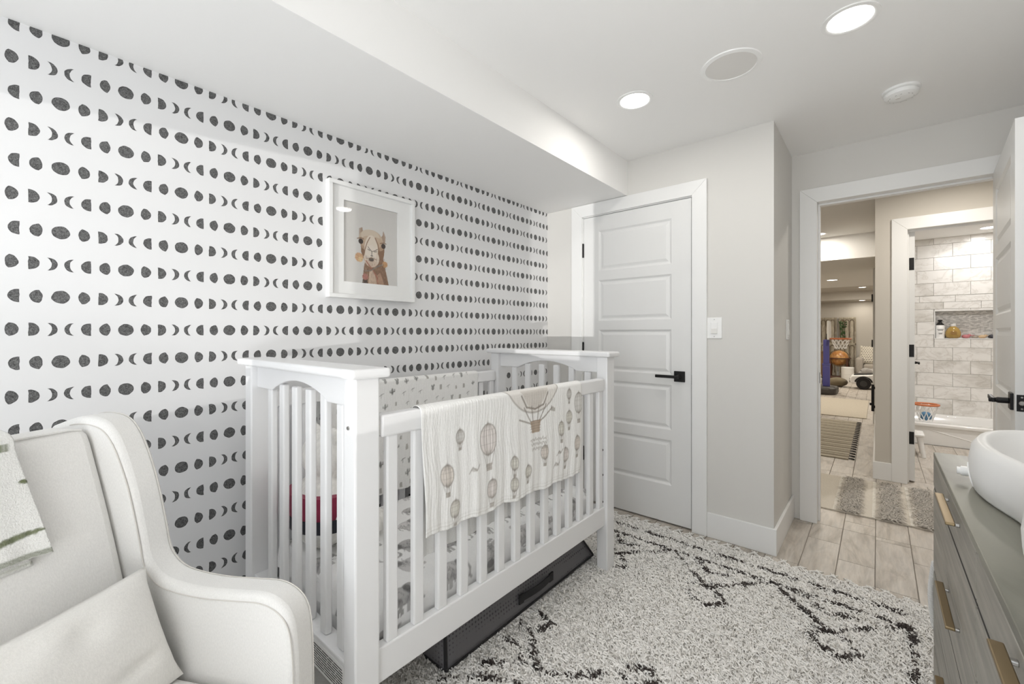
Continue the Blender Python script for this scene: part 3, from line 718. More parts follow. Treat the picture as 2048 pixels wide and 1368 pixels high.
for (x, y) in ((0.21, 0.155), (0.70, 0.07), (0.72, 0.115)):
    cv.path([(x-0.02, y-0.01), (x-0.005, y+0.008), (x+0.01, y-0.004), (x+0.026, y+0.014)], 0.004, INK, 0.6); cv.ell(x, y, 0.012, 0.006, INK, 0.5)
for k in range(14):                                     # print on the hidden inner side
    balloon(cv, 0.07+0.065*k % 0.85, 0.52+0.13*(k % 3), 0.025, T2)
for e in (0.008, 0.018, BW-0.008): cv.line((e, 0), (e, LF+LT+LB), 0.002, (0.6, 0.59, 0.56), 0.6)
for e in (0.012, 0.022): cv.line((0, e), (BW, e), 0.002, (0.6, 0.59, 0.56), 0.6)
cv.grain(0.06)
def drape(y0, xf, xb, ztop, lf, lt, lb, skew, amp, seed, fold=0.006):
    def fn(x, y):
        q = np.sin(x*61+seed)*0.5+np.sin(x*143+seed*2)*0.3+np.sin(x*29+1.3*seed)*0.6
        X_ = np.zeros_like(x); Z = np.zeros_like(x); xm, hw = (xf+xb)/2, abs(xf-xb)/2; sg = 1 if xf > xb else -1
        k = y < lf; h = (lf-y[k]); X_[k] = xf+sg*(0.002+fold*np.clip(h/lf, 0, 1)**0.7*(0.6+q[k]*0.6)); Z[k] = ztop-0.012-h*(1+skew*x[k])
        k = (y >= lf) & (y < lf+lt); a = (y[k]-lf)/lt*PI; X_[k] = xm+sg*np.cos(a)*(hw+0.002); Z[k] = ztop-0.012+np.sin(a)*0.016
        k = y >= lf+lt; h = y[k]-lf-lt; X_[k] = xb-sg*(0.002+fold*np.clip(h/lb, 0, 1)**0.7*(0.6-q[k]*0.6)); Z[k] = ztop-0.012-h
        cr = amp*(np.sin(x*620+2.0*np.sin(y*23+x*11)+seed)*0.6+np.sin(x*411+3*np.sin(y*31))*0.5)
        hz = np.where(y < lf, (lf-y)/lf, 0.0)
        return (X_+cr*(0.6+0.4*np.sin(x*17+y*9)), y0+x+0.012*np.sin(y*9+seed)*hz-0.03*hz*(x/0.9)*hz, Z+0.004*np.sin(x*37+seed)*hz)
    return fn
mus = attr_mat('balloon_muslin', 0.92, (60, 330, 45), 0.55)
bl = cloth_grid('blanket', cv, drape(0.79, -1.031, -1.075, 0.983, LF, LT, LB, 0.06, 0.0010, 0.7, 0.010), mus, solid=0.0016)
tag(bl, 'cream muslin blanket printed with hot air balloons, folded over the front rail', 'blanket', 'blankets over the crib rails')
# cactus blanket on the back rail
LF2, LT2, LB2 = 0.52, 0.05, 0.30
cv = Canvas(0.915, LF2+LT2+LB2, 330, (0.80, 0.795, 0.78))
DG = (0.17, 0.17, 0.16)
def cactus(x, y, s, k):
    col = tuple(np.array(DG)*random.uniform(0.8, 1.7))
    if k == 0:
        cv.ell(x, y, 0.20*s, 0.5*s, col, 0.85); cv.path([(x, y-0.1*s), (x+0.4*s, y), (x+0.4*s, y+0.3*s)], 0.16*s, col, 0.85); cv.path([(x, y-0.2*s), (x-0.38*s, y-0.1*s), (x-0.38*s, y+0.12*s)], 0.14*s, col, 0.8)
    elif k == 1:
        cv.ell(x, y-0.2*s, 0.26*s, 0.34*s, col, 0.8); cv.ell(x+0.2*s, y+0.25*s, 0.17*s, 0.24*s, col, 0.8, -0.4); cv.ell(x-0.18*s, y+0.2*s, 0.15*s, 0.2*s, col, 0.8, 0.4)
    elif k == 2:
        cv.poly([(x-0.24*s, y-0.4*s), (x+0.24*s, y-0.4*s), (x+0.2*s, y+0.35*s), (x-0.2*s, y+0.35*s)], (0.42, 0.40, 0.37), 0.8); cv.path([(x-0.1*s, y-0.3*s), (x-0.1*s, y+0.3*s)], 0.04*s, DG, 0.8); cv.path([(x+0.08*s, y-0.3*s), (x+0.08*s, y+0.3*s)], 0.04*s, DG, 0.8)
    else:
        cv.path([(x-0.3*s, y-0.1*s), (x, y+0.12*s), (x+0.35*s, y+0.2*s)], 0.10*s, col, 0.8); cv.line((x, y+0.12*s), (x-0.05*s, y-0.4*s), 0.08*s, col, 0.8)
i = 0; y = 0.03
while y < LF2+LT2+LB2:
    x = 0.03+(i % 2)*0.03
    while x < 0.9:
        cactus(x+random.uniform(-0.012, 0.012), y+random.uniform(-0.012, 0.012), random.uniform(0.024, 0.036), random.randrange(4)); x += 0.06
    y += 0.055; i += 1
for e in (0.008, 0.907): cv.line((e, 0), (e, 0.9), 0.002, (0.6, 0.59, 0.56), 0.6)
cv.grain(0.06)
bl2 = cloth_grid('blanket', cv, drape(0.85, -1.768, -1.816, 0.983, LF2, LT2, LB2, 0.0, 0.0008, 2.1, 0.008), attr_mat('cactus_muslin', 0.92, (60, 250, 60), 0.5), solid=0.0016)
tag(bl2, 'white muslin blanket with small dark cactus print on the rear crib rail', 'blanket', 'blankets over the crib rails')

# plush toy at the near end of the crib
PX, PY, PZ = -0.13, -0.075, 0.006
pl = thing('plush_bear', 'white fluffy plush bear in a burgundy vest at the near end of the crib', 'plush toy', (-1.45+PX, 0.83+PY, 0.421))
q = MB().sphere((-1.45, 0.83, 0.545), (0.135, 0.10, 0.14)).sphere((-1.45, 0.85, 0.745), (0.10, 0.088, 0.095)).sphere((-1.45, 0.925, 0.725), (0.045, 0.04, 0.038))
q.sphere((-1.525, 0.84, 0.825), (0.033, 0.02, 0.033)).sphere((-1.375, 0.84, 0.825), (0.033, 0.02, 0.033))
q.sphere((-1.585, 0.87, 0.56), (0.045, 0.05, 0.095)).sphere((-1.315, 0.87, 0.56), (0.045, 0.05, 0.095)).sphere((-1.53, 0.96, 0.465), (0.055, 0.12, 0.05)).sphere((-1.37, 0.96, 0.465), (0.055, 0.12, 0.05))
q.v = [(a+PX, b_+PY, c_+PZ) for a, b_, c_ in q.v]; q.build('body', M['fleece'], pl, remesh=0.011)
for x in (-1.482, -1.418): MB().sphere((x+PX, 0.932+PY, 0.755+PZ), 0.009, 10, 8).build('eye', M['black'], pl)
MB().sphere((-1.45+PX, 0.966+PY, 0.735+PZ), (0.016, 0.01, 0.012), 12, 8).build('nose', M['black'], pl)
q = MB()
q.lathe([(0.95, -0.02), (0.985, 0.0), (1.0, 0.03), (0.985, 0.06)], (0, 0, 0), 32); q.v = [(-1.45+PX+p[0]*0.145, 0.83+PY+p[1]*0.112, 0.565+PZ+p[2]) for p in q.v]
q.build('vest', M['red'], pl, smooth=1.0)
q = MB().lathe([(0.96, 0), (1.0, 0.02), (0.99, 0.045)], (0, 0, 0), 32); q.v = [(-1.45+PX+p[0]*0.146, 0.83+PY+p[1]*0.112, 0.50+PZ+p[2]) for p in q.v]
q.build('belt', M['navy'], pl, smooth=1.0)

# storage bin under the crib
bn = thing('storage_bin', 'dark grey dotted fabric storage bin with black edging under the crib', 'storage bin', (-1.38, 1.49, 0.02))
xb0, xb1, yb0, yb1 = -1.60, -1.15, 0.99, 1.985
z0, z1 = 0.021, 0.19
# far end slumps inward
P = dict(a=(xb1, yb0, z0), b=(xb1+0.0, yb1-0.03, z0), c=(xb0, yb1, z0), d=(xb0, yb0, z0), A=(xb1-0.005, yb0, z1), Bq=(xb1-0.02, yb1-0.075, z1-0.035), Cq=(xb0, yb1-0.03, z1), D=(xb0, yb0, z1), m=(xb1+0.012, yb1+0.0, z0+0.022))
def wavy(p0, p1, p2, p3, out, n=14):
    p0, p1, p2, p3 = map(Vector, (p0, p1, p2, p3)); o = Vector(out)
    return lambda u, v: ((p0*(1-u)+p1*u)*(1-v)+(p3*(1-u)+p2*u)*v)+o*(0.006*math.sin(u*9+v*3)*math.sin(PI*v)*math.sin(PI*u))
q = MB().grid(wavy(P['a'], P['m'], P['Bq'], P['A'], (1, 0, 0)), 22, 8); q.build('front_panel', M['bin'], bn, solid=0.004, smooth=1)
q = MB().grid(wavy(P['d'], P['a'], P['A'], P['D'], (0, -1, 0)), 12, 8); q.build('side_panel', M['bin'], bn, solid=0.004, smooth=1)
q = MB().grid(wavy(P['m'], P['c'], P['Cq'], P['Bq'], (0, 1, 0)), 12, 8); q.build('side_panel', M['bin'], bn, solid=0.004, smooth=1)
q = MB().grid(wavy(P['c'], P['d'], P['D'], P['Cq'], (-1, 0, 0)), 12, 8); q.build('back_panel', M['bin'], bn, solid=0.004, smooth=1)
q = MB().grid(wavy(P['A'], P['Bq'], P['Cq'], P['D'], (0, 0, 1)), 12, 8); q.build('lid', M['bin'], bn, solid=0.004, smooth=1)
e = MB()
for a, b in (('a', 'm'), ('a', 'A'), ('A', 'Bq'), ('m', 'Bq'), ('d', 'a'), ('D', 'A'), ('m', 'c'), ('Bq', 'Cq'), ('d', 'D'), ('D', 'Cq')):
    pa, pb = Vector(P[a]), Vector(P[b]); e.tube([pa.lerp(pb, k/6) for k in range(7)], 0.0065, 6)
e.build('edging', M['binedge'], bn, smooth=1)
hs = []
for k in range(13):
    t = k/12; hs.append((xb1+0.006+0.022*math.sin(PI*t), 1.40+0.215*t, 0.085+0.012*math.sin(PI*t*1.0)))
q = MB()
vs = []
for p in hs: vs += [(p[0], p[1], p[2]-0.014), (p[0]-0.002, p[1], p[2]+0.014)]
q.add(vs, [(2*i, 2*i+2, 2*i+3, 2*i+1) for i in range(12)]); q.build('handle', M['binedge'], bn, solid=0.003)
for y in (1.40, 1.615): B(xb1+0.003, xb1+0.010, y-0.014, y+0.014, 0.066, 0.104).build('handle_patch', M['binedge'], bn)

# ------------------------------------------------------------ framed camel print
FY0, FY1, FZ0, FZ1 = 0.945, 1.422, 1.372, 1.918
pf = thing('picture_frame', 'white framed print of a camel wearing pompoms, hung on the moon wallpaper', 'picture', (-1.94, 1.18, FZ0))
bw, dp = 0.019, 0.036
for nm, q in (('frame_side', (FY0, FY0+bw, FZ0+bw, FZ1-bw)), ('frame_side', (FY1-bw, FY1, FZ0+bw, FZ1-bw)), ('frame_rail', (FY0, FY1, FZ0, FZ0+bw)), ('frame_rail', (FY0, FY1, FZ1-bw, FZ1))):
    B(-1.94, -1.94+dp, *q).build(nm, M['trim'], pf, bevel=0.002)
PY0, PY1, PZ0, PZ1 = 1.025, 1.325, 1.452, 1.838
mt_ = MB().box(-1.938, -1.921, FY0+bw, PY0, FZ0+bw, FZ1-bw).box(-1.938, -1.921, PY1, FY1-bw, FZ0+bw, FZ1-bw).box(-1.938, -1.921, PY0, PY1, FZ0+bw, PZ0).box(-1.938, -1.921, PY0, PY1, PZ1, FZ1-bw)
mt_.build('mat_board', M['plastic'], pf)
cw, ch = PY1-PY0, PZ1-PZ0
cv = Canvas(cw, ch, 620, (0.60, 0.585, 0.56))
U = lambda u, v: (u*cw, v*ch)
BR, TAN, DKB, CRM = (0.22, 0.125, 0.075), (0.46, 0.33, 0.23), (0.045, 0.03, 0.025), (0.66, 0.58, 0.49)
cv.poly([U(.40, .36), U(.36, .20), U(.34, .06), U(.35, 0.0), U(.83, 0.0), U(.80, .10), U(.76, .22), U(.72, .36)], BR)
cv.poly([U(.44, .0), U(.46, .16), U(.52, .20), U(.56, .14), U(.60, .0)], (0.55, 0.42, 0.32), 0.9)
cv.poly([U(.60, .0), U(.58, .1), U(.66, .16), U(.72, .06), U(.73, 0)], (0.40, 0.25, 0.17), 0.9)
cv.poly([U(.33, .0), U(.34, .05), U(.43, .06), U(.43, 0)], DKB, 0.9)
cv.poly([U(.30, .56), U(.31, .40), U(.36, .30), U(.42, .24), U(.60, .22), U(.70, .28), U(.74, .40), U(.75, .54)], BR)
for t in (0, 1, 2):
    cv.poly([U(.27+t*.012, .58), U(.27+t*.015, .69), U(.33, .715), U(.345, .66), U(.37, .60)], (BR, TAN, (0.3, 0.2, 0.14))[t], 0.55)
    cv.poly([U(.66, .60), U(.71, .66), U(.73-t*.008, .715), U(.77-t*.012, .64), U(.76, .55)], (BR, TAN, (0.3, 0.2, 0.14))[t], 0.55)
cv.ell(*U(.49, .575), .22*cw, .125*ch, (0.50, 0.40, 0.30)); cv.ell(*U(.48, .615), .17*cw, .085*ch, (0.58, 0.49, 0.39), 0.9)
cv.ell(*U(.42, .52), .13*cw, .09*ch, TAN, 0.7, 0.6); cv.ell(*U(.62, .53), .13*cw, .08*ch, TAN, 0.7, -0.6)
cv.ell(*U(.495, .44), .125*cw, .19*ch, CRM); cv.ell(*U(.50, .335), .145*cw, .115*ch, (0.62, 0.53, 0.44)); cv.ell(*U(.49, .40), .10*cw, .10*ch, (0.68, 0.61, 0.53), 0.8)
cv.ell(*U(.50, .265), .10*cw, .05*ch, (0.52, 0.40, 0.31), 0.8)
cv.path([U(.47, .60), U(.42, .53), U(.385, .45), U(.36, .36)], .016*cw, BR, 0.9); cv.path([U(.57, .60), U(.62, .52), U(.645, .43), U(.65, .36)], .02*cw, BR, 0.9)
for (a, b) in (((.435, .475), (.475, .44)), ((.475, .44), (.51, .42)), ((.61, .46), (.56, .435)), ((.56, .435), (.525, .425)), ((.505, .425), (.505, .36)), ((.485, .365), (.525, .365)), ((.43, .445), (.465, .43)), ((.60, .43), (.555, .42))):
    cv.line(U(*a), U(*b), .012*cw, DKB, 0.85)
cv.ell(*U(.495, .315), .05*cw, .024*ch, DKB, 0.9); cv.path([U(.40, .325), U(.46, .33), U(.50, .345), U(.55, .33), U(.60, .32)], .012*cw, (0.25, 0.15, 0.1), 0.8)
for (u, v) in ((.305, .53), (.725, .515)):
    cv.ell(*U(u, v), .042*cw, .034*ch, DKB); cv.path([U(u-.06, v+.03), U(u, v+.045), U(u+.05, v+.035)], .02*cw, BR, 0.8)
for (u, v, r, c) in ((.275, .325, .072, (0.55, 0.33, 0.18)), (.755, .275, .05, (0.50, 0.28, 0.13)), (.385, .085, .052, (0.40, 0.17, 0.14)), (.30, .30, .04, (0.62, 0.45, 0.25))):
    cv.ell(*U(u, v), r*cw, r*cw, c, 0.95)
    for _ in range(26):
        a = random.uniform(0, 2*PI); cv.line(U(u, v), (u*cw+math.cos(a)*r*cw*1.1, v*ch+math.sin(a)*r*cw*1.1), .006*cw, tuple(np.array(c)*random.uniform(0.55, 1.35)), 0.5)
cv.path([U(.40, .29), U(.50, .20), U(.60, .10), U(.62, 0)], .022*cw, (0.33, 0.12, 0.08), 0.85); cv.path([U(.38, .16), U(.48, .17), U(.62, .24), U(.72, .27)], .02*cw, (0.20, 0.19, 0.17), 0.85)
for _ in range(420):
    u, v = random.uniform(.34, .80), random.uniform(0, .36)
    if abs(u-.56) < .24-.25*max(0, v-.15): cv.line(U(u, v), U(u+random.uniform(-.01, .01), v-.02), .006*cw, tuple(np.array(random.choice((BR, TAN, DKB)))*random.uniform(0.8, 1.3)), 0.35)
cv.grain(0.05)
cloth_grid('print', cv, lambda x, y: (np.full_like(x, -1.9285), PY0+x, PZ0+y), attr_mat('camel_print', 0.6), pf)['label'] = 'camel portrait print'
gm = bpy.data.materials.new('thin_glass'); gm.use_nodes = True; nt = gm.node_tree; nt.nodes.clear()
lw_ = nt.nodes.new('ShaderNodeLayerWeight'); X.nt = nt; fr_ = nt.nodes.new('ShaderNodeMath'); fr_.operation = 'ADD'; fr_.inputs[1].default_value = 0.03; nt.links.new((X.op('POWER', X(lw_.outputs['Facing']), 4.0)*0.5).v, fr_.inputs[0]); tr = nt.nodes.new('ShaderNodeBsdfTransparent'); gl = nt.nodes.new('ShaderNodeBsdfGlossy'); gl.inputs['Roughness'].default_value = 0.01
mxs = nt.nodes.new('ShaderNodeMixShader'); oo = nt.nodes.new('ShaderNodeOutputMaterial'); nt.links.new(fr_.outputs[0], mxs.inputs[0]); nt.links.new(tr.outputs[0], mxs.inputs[1]); nt.links.new(gl.outputs[0], mxs.inputs[2]); nt.links.new(mxs.outputs[0], oo.inputs[0])
MB().add([(-1.9155, FY0+bw, FZ0+bw), (-1.9155, FY1-bw, FZ0+bw), (-1.9155, FY1-bw, FZ1-bw), (-1.9155, FY0+bw, FZ1-bw)], [(0, 1, 2, 3)]).build('glass', gm, pf, fix=False)
# ------------------------------------------------------------ wing chair (local x forward, y to its left)
CH = thing('armchair', 'ivory linen wingback armchair in the corner beside the crib', 'armchair', (-1.274, 0.2235, 0.0), math.radians(29))
def smooth_path(P, n=5, closed=False):
    P = [Vector((p[0], p[1])) for p in P]; out = []
    for i in range(len(P)-1):
        a, b, c, d = P[max(i-1, 0)], P[i], P[i+1], P[min(i+2, len(P)-1)]
        for k in range(n):
            t = k/n; out.append(0.5*((2*b)+(c-a)*t+(2*a-5*b+4*c-d)*t*t+(3*b-a-3*c+d)*t**3))
    out.append(P[-1]); return [(p.x, p.y) for p in out]
edge = smooth_path([(-0.33, 0.975), (-0.245, 1.000), (-0.175, 0.994), (-0.138, 0.965), (-0.112, 0.92), (-0.087, 0.86), (-0.066, 0.79), (-0.05, 0.725), (-0.036, 0.672), (0.0, 0.637), (0.055, 0.624), (0.13, 0.620), (0.21, 0.624), (0.278, 0.627), (0.322, 0.612), (0.348, 0.580), (0.358, 0.52), (0.361, 0.42), (0.361, 0.25), (0.361, 0.12)], 5)
prof = [(-0.36, 0.12), (-0.375, 0.5), (-0.39, 0.90)]+edge
TH = 0.074
def side_panel(y0, y1, ins):
    MB().prism(prof, 1, y0, y1).build('side_panel', M['linen'], CH, local=True, bevel=0.016, seg=4, smooth=0.9)
    s = MB().tube([(p[0]*1.0-0.002, ins, p[1]-0.017) for p in edge[4:]], 0.0014, 6); s.build('seam', M['stitch'], CH, local=True)
side_panel(0.0, TH, -0.0006); side_panel(-0.56-TH, -0.56, -0.5594)
s = MB().tube([(p[0]+0.002, TH-0.013, p[1]+0.0008) for p in edge[2:]], 0.0012, 6); s.build('seam', M['stitch'], CH, local=True)
bk = [(-0.045, 0.42)]+[(-0.159+(0.852-z)*0.287+0.010*math.sin(PI*(z-0.43)/0.52), z) for z in np.linspace(0.45, 0.945, 12)]+[(-0.196, 0.966), (-0.213, 0.977), (-0.30, 0.977), (-0.36, 0.9), (-0.355, 0.42)]
MB().prism(bk, 1, -0.558, -0.002).build('backrest', M['linen'], CH, local=True, bevel=0.022, seg=4, smooth=0.9)
MB().tube([(-0.207, y, 0.978-0.012*max(0, (abs(y+0.28)-0.24)/0.04)**2) for y in np.linspace(-0.545, -0.015, 30)], 0.0025, 6).build('piping', M['linen'], CH, local=True)
B(-0.11, 0.385, -0.556, -0.004, 0.30, 0.432).build('seat_cushion', M['linen'], CH, local=True, bevel=0.035, seg=5, smooth=0.9)
B(-0.35, 0.345, -0.558, -0.002, 0.12, 0.298).build('seat_base', M['linen'], CH, local=True, bevel=0.01)
MB().lathe([(0.20, 0.018), (0.21, 0.03), (0.19, 0.045), (0.05, 0.055), (0.045, 0.119)], (0.0, -0.28, 0), 32).build('swivel_base', M['black'], CH, local=True, smooth=0.6)

def pillow_bm(c, U_, V_, N_, w, h, t, n=34, pinch=0.035, dent=None):
    c, U_, V_, N_ = Vector(c), Vector(U_).normalized(), Vector(V_).normalized(), Vector(N_).normalized()
    q = MB()
    for sg in (1, -1):
        def fn(a, b):
            x, y = 2*a-1, 2*b-1
            k = (max(0.0, (1-abs(x)**2.6))*max(0.0, (1-abs(y)**2.6)))**0.55
            px = x*w/2*(1-pinch*2*(1-y*y)*abs(x)**3); py = y*h/2*(1-pinch*2*(1-x*x)*abs(y)**3)
            d = 0.0
            if dent and sg > 0: d = sum(am*math.exp(-((x-dx)**2/sx+(y-dy)**2/sy)) for dx, dy, sx, sy, am in dent)
            p = c+U_*px+V_*py+N_*(sg*(t/2*k)+d*k); return p
        q.grid(fn, n, n)
    return q
ea, eb = Vector((math.cos(math.radians(29)), math.sin(math.radians(29)), 0)), Vector((-math.sin(math.radians(29)), math.cos(math.radians(29)), 0))
def CW(s, l, z): return Vector((-1.274, 0.2235, 0))+ea*s+eb*l+Vector((0, 0, z))
Vp = CW(-0.035, 0, 0.655)-CW(0.062, 0, 0.443); Up = -eb; Np = Up.cross(Vp)
if Np.dot(ea) < 0: Np = -Np
pq = pillow_bm(CW(0.032, -0.262, 0.551), Up, Vp, Np, 0.50, 0.255, 0.135, 40, 0.03, [(-0.35, 0.55, 0.02, 0.05, -0.018), (-0.62, -0.35, 0.05, 0.012, -0.016), (0.05, 0.75, 0.05, 0.02, -0.02), (0.4, 0, 0.2, 0.2, 0.01)])
po = pq.build('lumbar_pillow', M['pillow'], smooth=3)
tag(po, 'cream twill lumbar pillow lying on the ivory armchair', 'pillow')
bmn = bmesh.new(); bmn.from_mesh(po.data); bmesh.ops.remove_doubles(bmn, verts=bmn.verts, dist=0.0015); bmn.to_mesh(po.data); bmn.free()

# knitted throw over the chair back
tw, tf, tt, tb = 0.36, 0.235, 0.13, 0.32
cv = Canvas(tw, tf+tt+tb, 420, (0.75, 0.745, 0.72))
GR = (0.115, 0.13, 0.07)
def leaf(x, y, L, w, a):
    for k in range(18):
        t = k/17; cv.ell(x-L*t*math.cos(a)+random.uniform(-.001, .001), y-L*t*math.sin(a)+random.uniform(-.0015, .0015), 0.0045, w*(0.35+0.65*math.sin(PI*min(1, 0.2+0.8*(1-t)))**0.7)/2, tuple(np.array(GR)*random.uniform(0.8, 1.5)), 0.85)
leaf(0.357, 0.052, 0.075, 0.013, 0.10); leaf(0.293, 0.108, 0.10, 0.014, 0.15); leaf(0.357, 0.152, 0.006, 0.006, -0.5); leaf(0.345, 0.222, 0.12, 0.011, 0.05); leaf(0.285, 0.205, 0.06, 0.010, -0.1); leaf(0.20, 0.05, 0.1, 0.016, 0.1); leaf(0.13, 0.14, 0.1, 0.016, 0.0); leaf(0.3, 0.32, 0.1, 0.016, 0.1)
cv.line((0, 0.006), (tw, 0.006), 0.011, (0.16, 0.175, 0.12), 0.85)
for k in range(120): cv.line((k*0.003, 0.001), (k*0.003+0.004, 0.011), 0.0012, (0.6, 0.6, 0.56), 0.5)
cv.grain(0.10)
def throw_fn(off, dz, wob):
    def fn(x, y):
        zt = 0.992; s_ = np.zeros_like(x); z = np.zeros_like(x)
        k = y < tf; z[k] = 0.755+y[k]*(zt-0.012-0.755)/tf; s_[k] = -0.159+(0.852-z[k])*0.287+0.016
        k = (y >= tf) & (y < tf+tt); a = (y[k]-tf)/tt; s_[k] = -0.182-0.145*a; z[k] = zt-0.012+0.016*np.sin(PI*a)**0.5
        k = y >= tf+tt; z[k] = zt-0.012-(y[k]-tf-tt); s_[k] = -0.378-0.03*(zt-z[k])
        hang = np.clip((0.98-z)/0.22, 0, 1)*(y < tf)
        l = -0.497+x-0.022*(y/tf)*(y < tf)-0.022*(y >= tf)
        s_ = s_+off*(y < tf+tt)+wob*0.007*np.sin(x*38+y*9)*hang+wob*0.003*np.sin(x*90)*hang; z = z+dz*(y < tf)*(1-np.clip(y/tf, 0, 1))+off*0.9*(y >= tf*0.95)*(y < tf+tt)
        s_ = s_-np.where(y >= tf+tt, off, 0)
        e_, f_ = np.array(ea), np.array(eb)
        return (-1.274+s_*e_[0]+l*f_[0], 0.2235+s_*e_[1]+l*f_[1], z)
    return fn
tr_ = thing('throw_blanket', 'white knitted throw with green leaf dashes hung over the armchair back', 'throw', tuple(CW(-0.25, -0.3, 0.97)))
km = attr_mat('knit', 0.95, (330, 330, 330), 0.7)
cloth_grid('top_layer', cv, throw_fn(0.012, 0.0, 1.0), km, tr_, solid=0.004)
cv2 = Canvas(tw-0.02, tf+tt+tb, 160, (0.78, 0.775, 0.75))
for k in range(2): cv2.line((0, 0.006), (tw, 0.006), 0.004, (0.45, 0.46, 0.40), 0.6)
cloth_grid('under_layer', cv2, throw_fn(0.004, -0.018, 0.6), km, tr_, solid=0.004)

# ------------------------------------------------------------ dresser
M['olive'] = mat('olive_gap_shade', (0.085, 0.078, 0.055), 0.8)
DXF, DXB, DY0, DY1 = 0.137, 0.597, 0.36, 1.945
dr = thing('dresser', 'grey washed oak dresser with flat brass pulls along the right wall', 'dresser', (0.37, 1.15, 0.0))
B(DXF, DXB, DY0, DY1, 0.803, 0.82).build('top', M['topwood'], dr, bevel=0.002)
c = MB().box(DXF+0.02, DXB, DY0+0.001, DY0+0.02, 0.06, 0.803).box(DXF+0.02, DXB, DY1-0.02, DY1-0.001, 0.06, 0.803).box(DXB-0.015, DXB, DY0+0.02, DY1-0.02, 0.06, 0.803).box(DXF+0.026, DXB-0.015, DY0+0.02, DY1-0.02, 0.06, 0.075).box(DXF+0.026, DXB-0.015, 1.145, 1.16, 0.075, 0.803)
c.build('carcass', M['greywood'], dr)
B(DXF+0.022, DXF+0.026, DY0+0.02, DY1-0.02, 0.075, 0.803).build('gap_shade_sheet', M['dark'], dr)  # dark sheet behind the fronts, stands in for shade in the gaps
for x in (DXF+0.04, DXB-0.06):
    for y in (DY0+0.03, DY1-0.07): B(x, x+0.04, y, y+0.04, 0.013, 0.06).build('leg', M['greywood'], dr)
ym = 1.152
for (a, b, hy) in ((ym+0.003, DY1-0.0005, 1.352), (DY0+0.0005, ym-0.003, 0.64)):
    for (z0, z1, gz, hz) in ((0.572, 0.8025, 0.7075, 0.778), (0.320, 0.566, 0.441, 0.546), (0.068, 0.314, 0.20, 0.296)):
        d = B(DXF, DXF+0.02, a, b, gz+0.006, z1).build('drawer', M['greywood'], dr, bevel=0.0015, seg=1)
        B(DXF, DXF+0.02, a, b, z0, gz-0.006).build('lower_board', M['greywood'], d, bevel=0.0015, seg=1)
        B(DXF+0.0015, DXF+0.0195, a+0.002, b-0.002, gz-0.0062, gz+0.0062).build('gap_shade_strip', M['dark'], d)  # dark filler strip, the groove's shade put into its colour
        B(DXF+0.002, DXF+0.0195, a+0.002, b-0.002, z0-0.0058, z0+0.0002).build('gap_shade_strip', M['olive'], d)  # olive filler strip, painted shade of the gap below the drawer
        h = MB().box(DXF-0.0235, DXF-0.0068, hy, hy+0.235, hz, hz+0.007)
        hd = h.build('handle', M['brass'], d, bevel=0.002)
        for y in (hy+0.002, hy+0.195): B(DXF-0.022, DXF+0.001, y, y+0.010, hz-0.001, hz+0.006).build('handle_post', M['steel'], hd, bevel=0.002)

# moulded peanut changing pad
pk = thing('changing_pad', 'white moulded peanut shaped changing pad on the grey dresser', 'changing pad', (0.37, 1.255, 0.82))
NA = 96
def outline(a, off=0.0):
    cs, sn = math.cos(a), math.sin(a); x = 0.21*math.copysign(abs(cs)**0.5, cs); y = 0.50*math.copysign(abs(sn)**0.7, sn)
    x *= 1-0.28*math.exp(-(y/0.17)**2); return x, y
rings = [(0.0, 0.001, 0), (0.955, 0.001, 0), (0.985, 0.008, 0), (1.012, 0.04, 0), (1.02, 0.07, 0), (1.0, 0.100, 1), (0.955, 0.117, 1), (0.90, 0.121, 1), (0.84, 0.113, 1), (0.76, 0.085, 1), (0.62, 0.052, 0), (0.4, 0.038, 0), (0.0, 0.034, 0)]
vs, fs = [], []
for (k, z, up) in rings:
    for i in range(NA):
        a = 2*PI*i/NA; x, y = outline(a); zz = z+(0.010*(abs(y)/0.50)**2 if up else 0)
        kx = 1-(1-k)*1.15 if k > 0.5 else k
        vs.append((0.37+x*max(kx, 0), 1.255+y*(1-(1-k)*0.62 if k > 0.5 else k*1.2 if k else 0), 0.82+zz))
for r_ in range(len(rings)-1):
    for i in range(NA): fs.append((r_*NA+i, r_*NA+(i+1) % NA, (r_+1)*NA+(i+1) % NA, (r_+1)*NA+i))
MB().add(vs, fs).build('pad', mat('soft_moulded_foam', (0.80, 0.795, 0.785), 0.38), pk, smooth=3)
MB().lathe([(0.012, 0.0), (0.012, -0.012), (0.009, -0.014), (0.009, -0.020), (0.001, -0.021)], (0.176, 1.60, 0.849), 20, axis=0).build('strap_button', M['plastic'], pk, smooth=0.6)
MB().tube([(0.1735, 1.575, 0.878), (0.1725, 1.562, 0.868), (0.1735, 1.552, 0.855), (0.176, 1.545, 0.838), (0.180, 1.54, 0.827)], 0.0022, 6).build('slot_lip', M['plastic'], pk)

# braided rope at the dresser's far end
rp = MB()
for ph in (0, 2*PI/3, 4*PI/3):
    pts = []
    for k in range(90):
        t = k/89; b = math.sin(PI*t); cx, cz = 0.141-0.009*b, 0.455-0.215*t
        pts.append((cx+0.004*math.cos(t*60+ph), 1.966+0.004*math.sin(t*60+ph), cz))
    rp.tube(pts, 0.0042, 6)
tag(rp.build('rope_handle', M['cord'], smooth=2), 'grey white braided rope handle hanging at the far end of the dresser', 'rope')

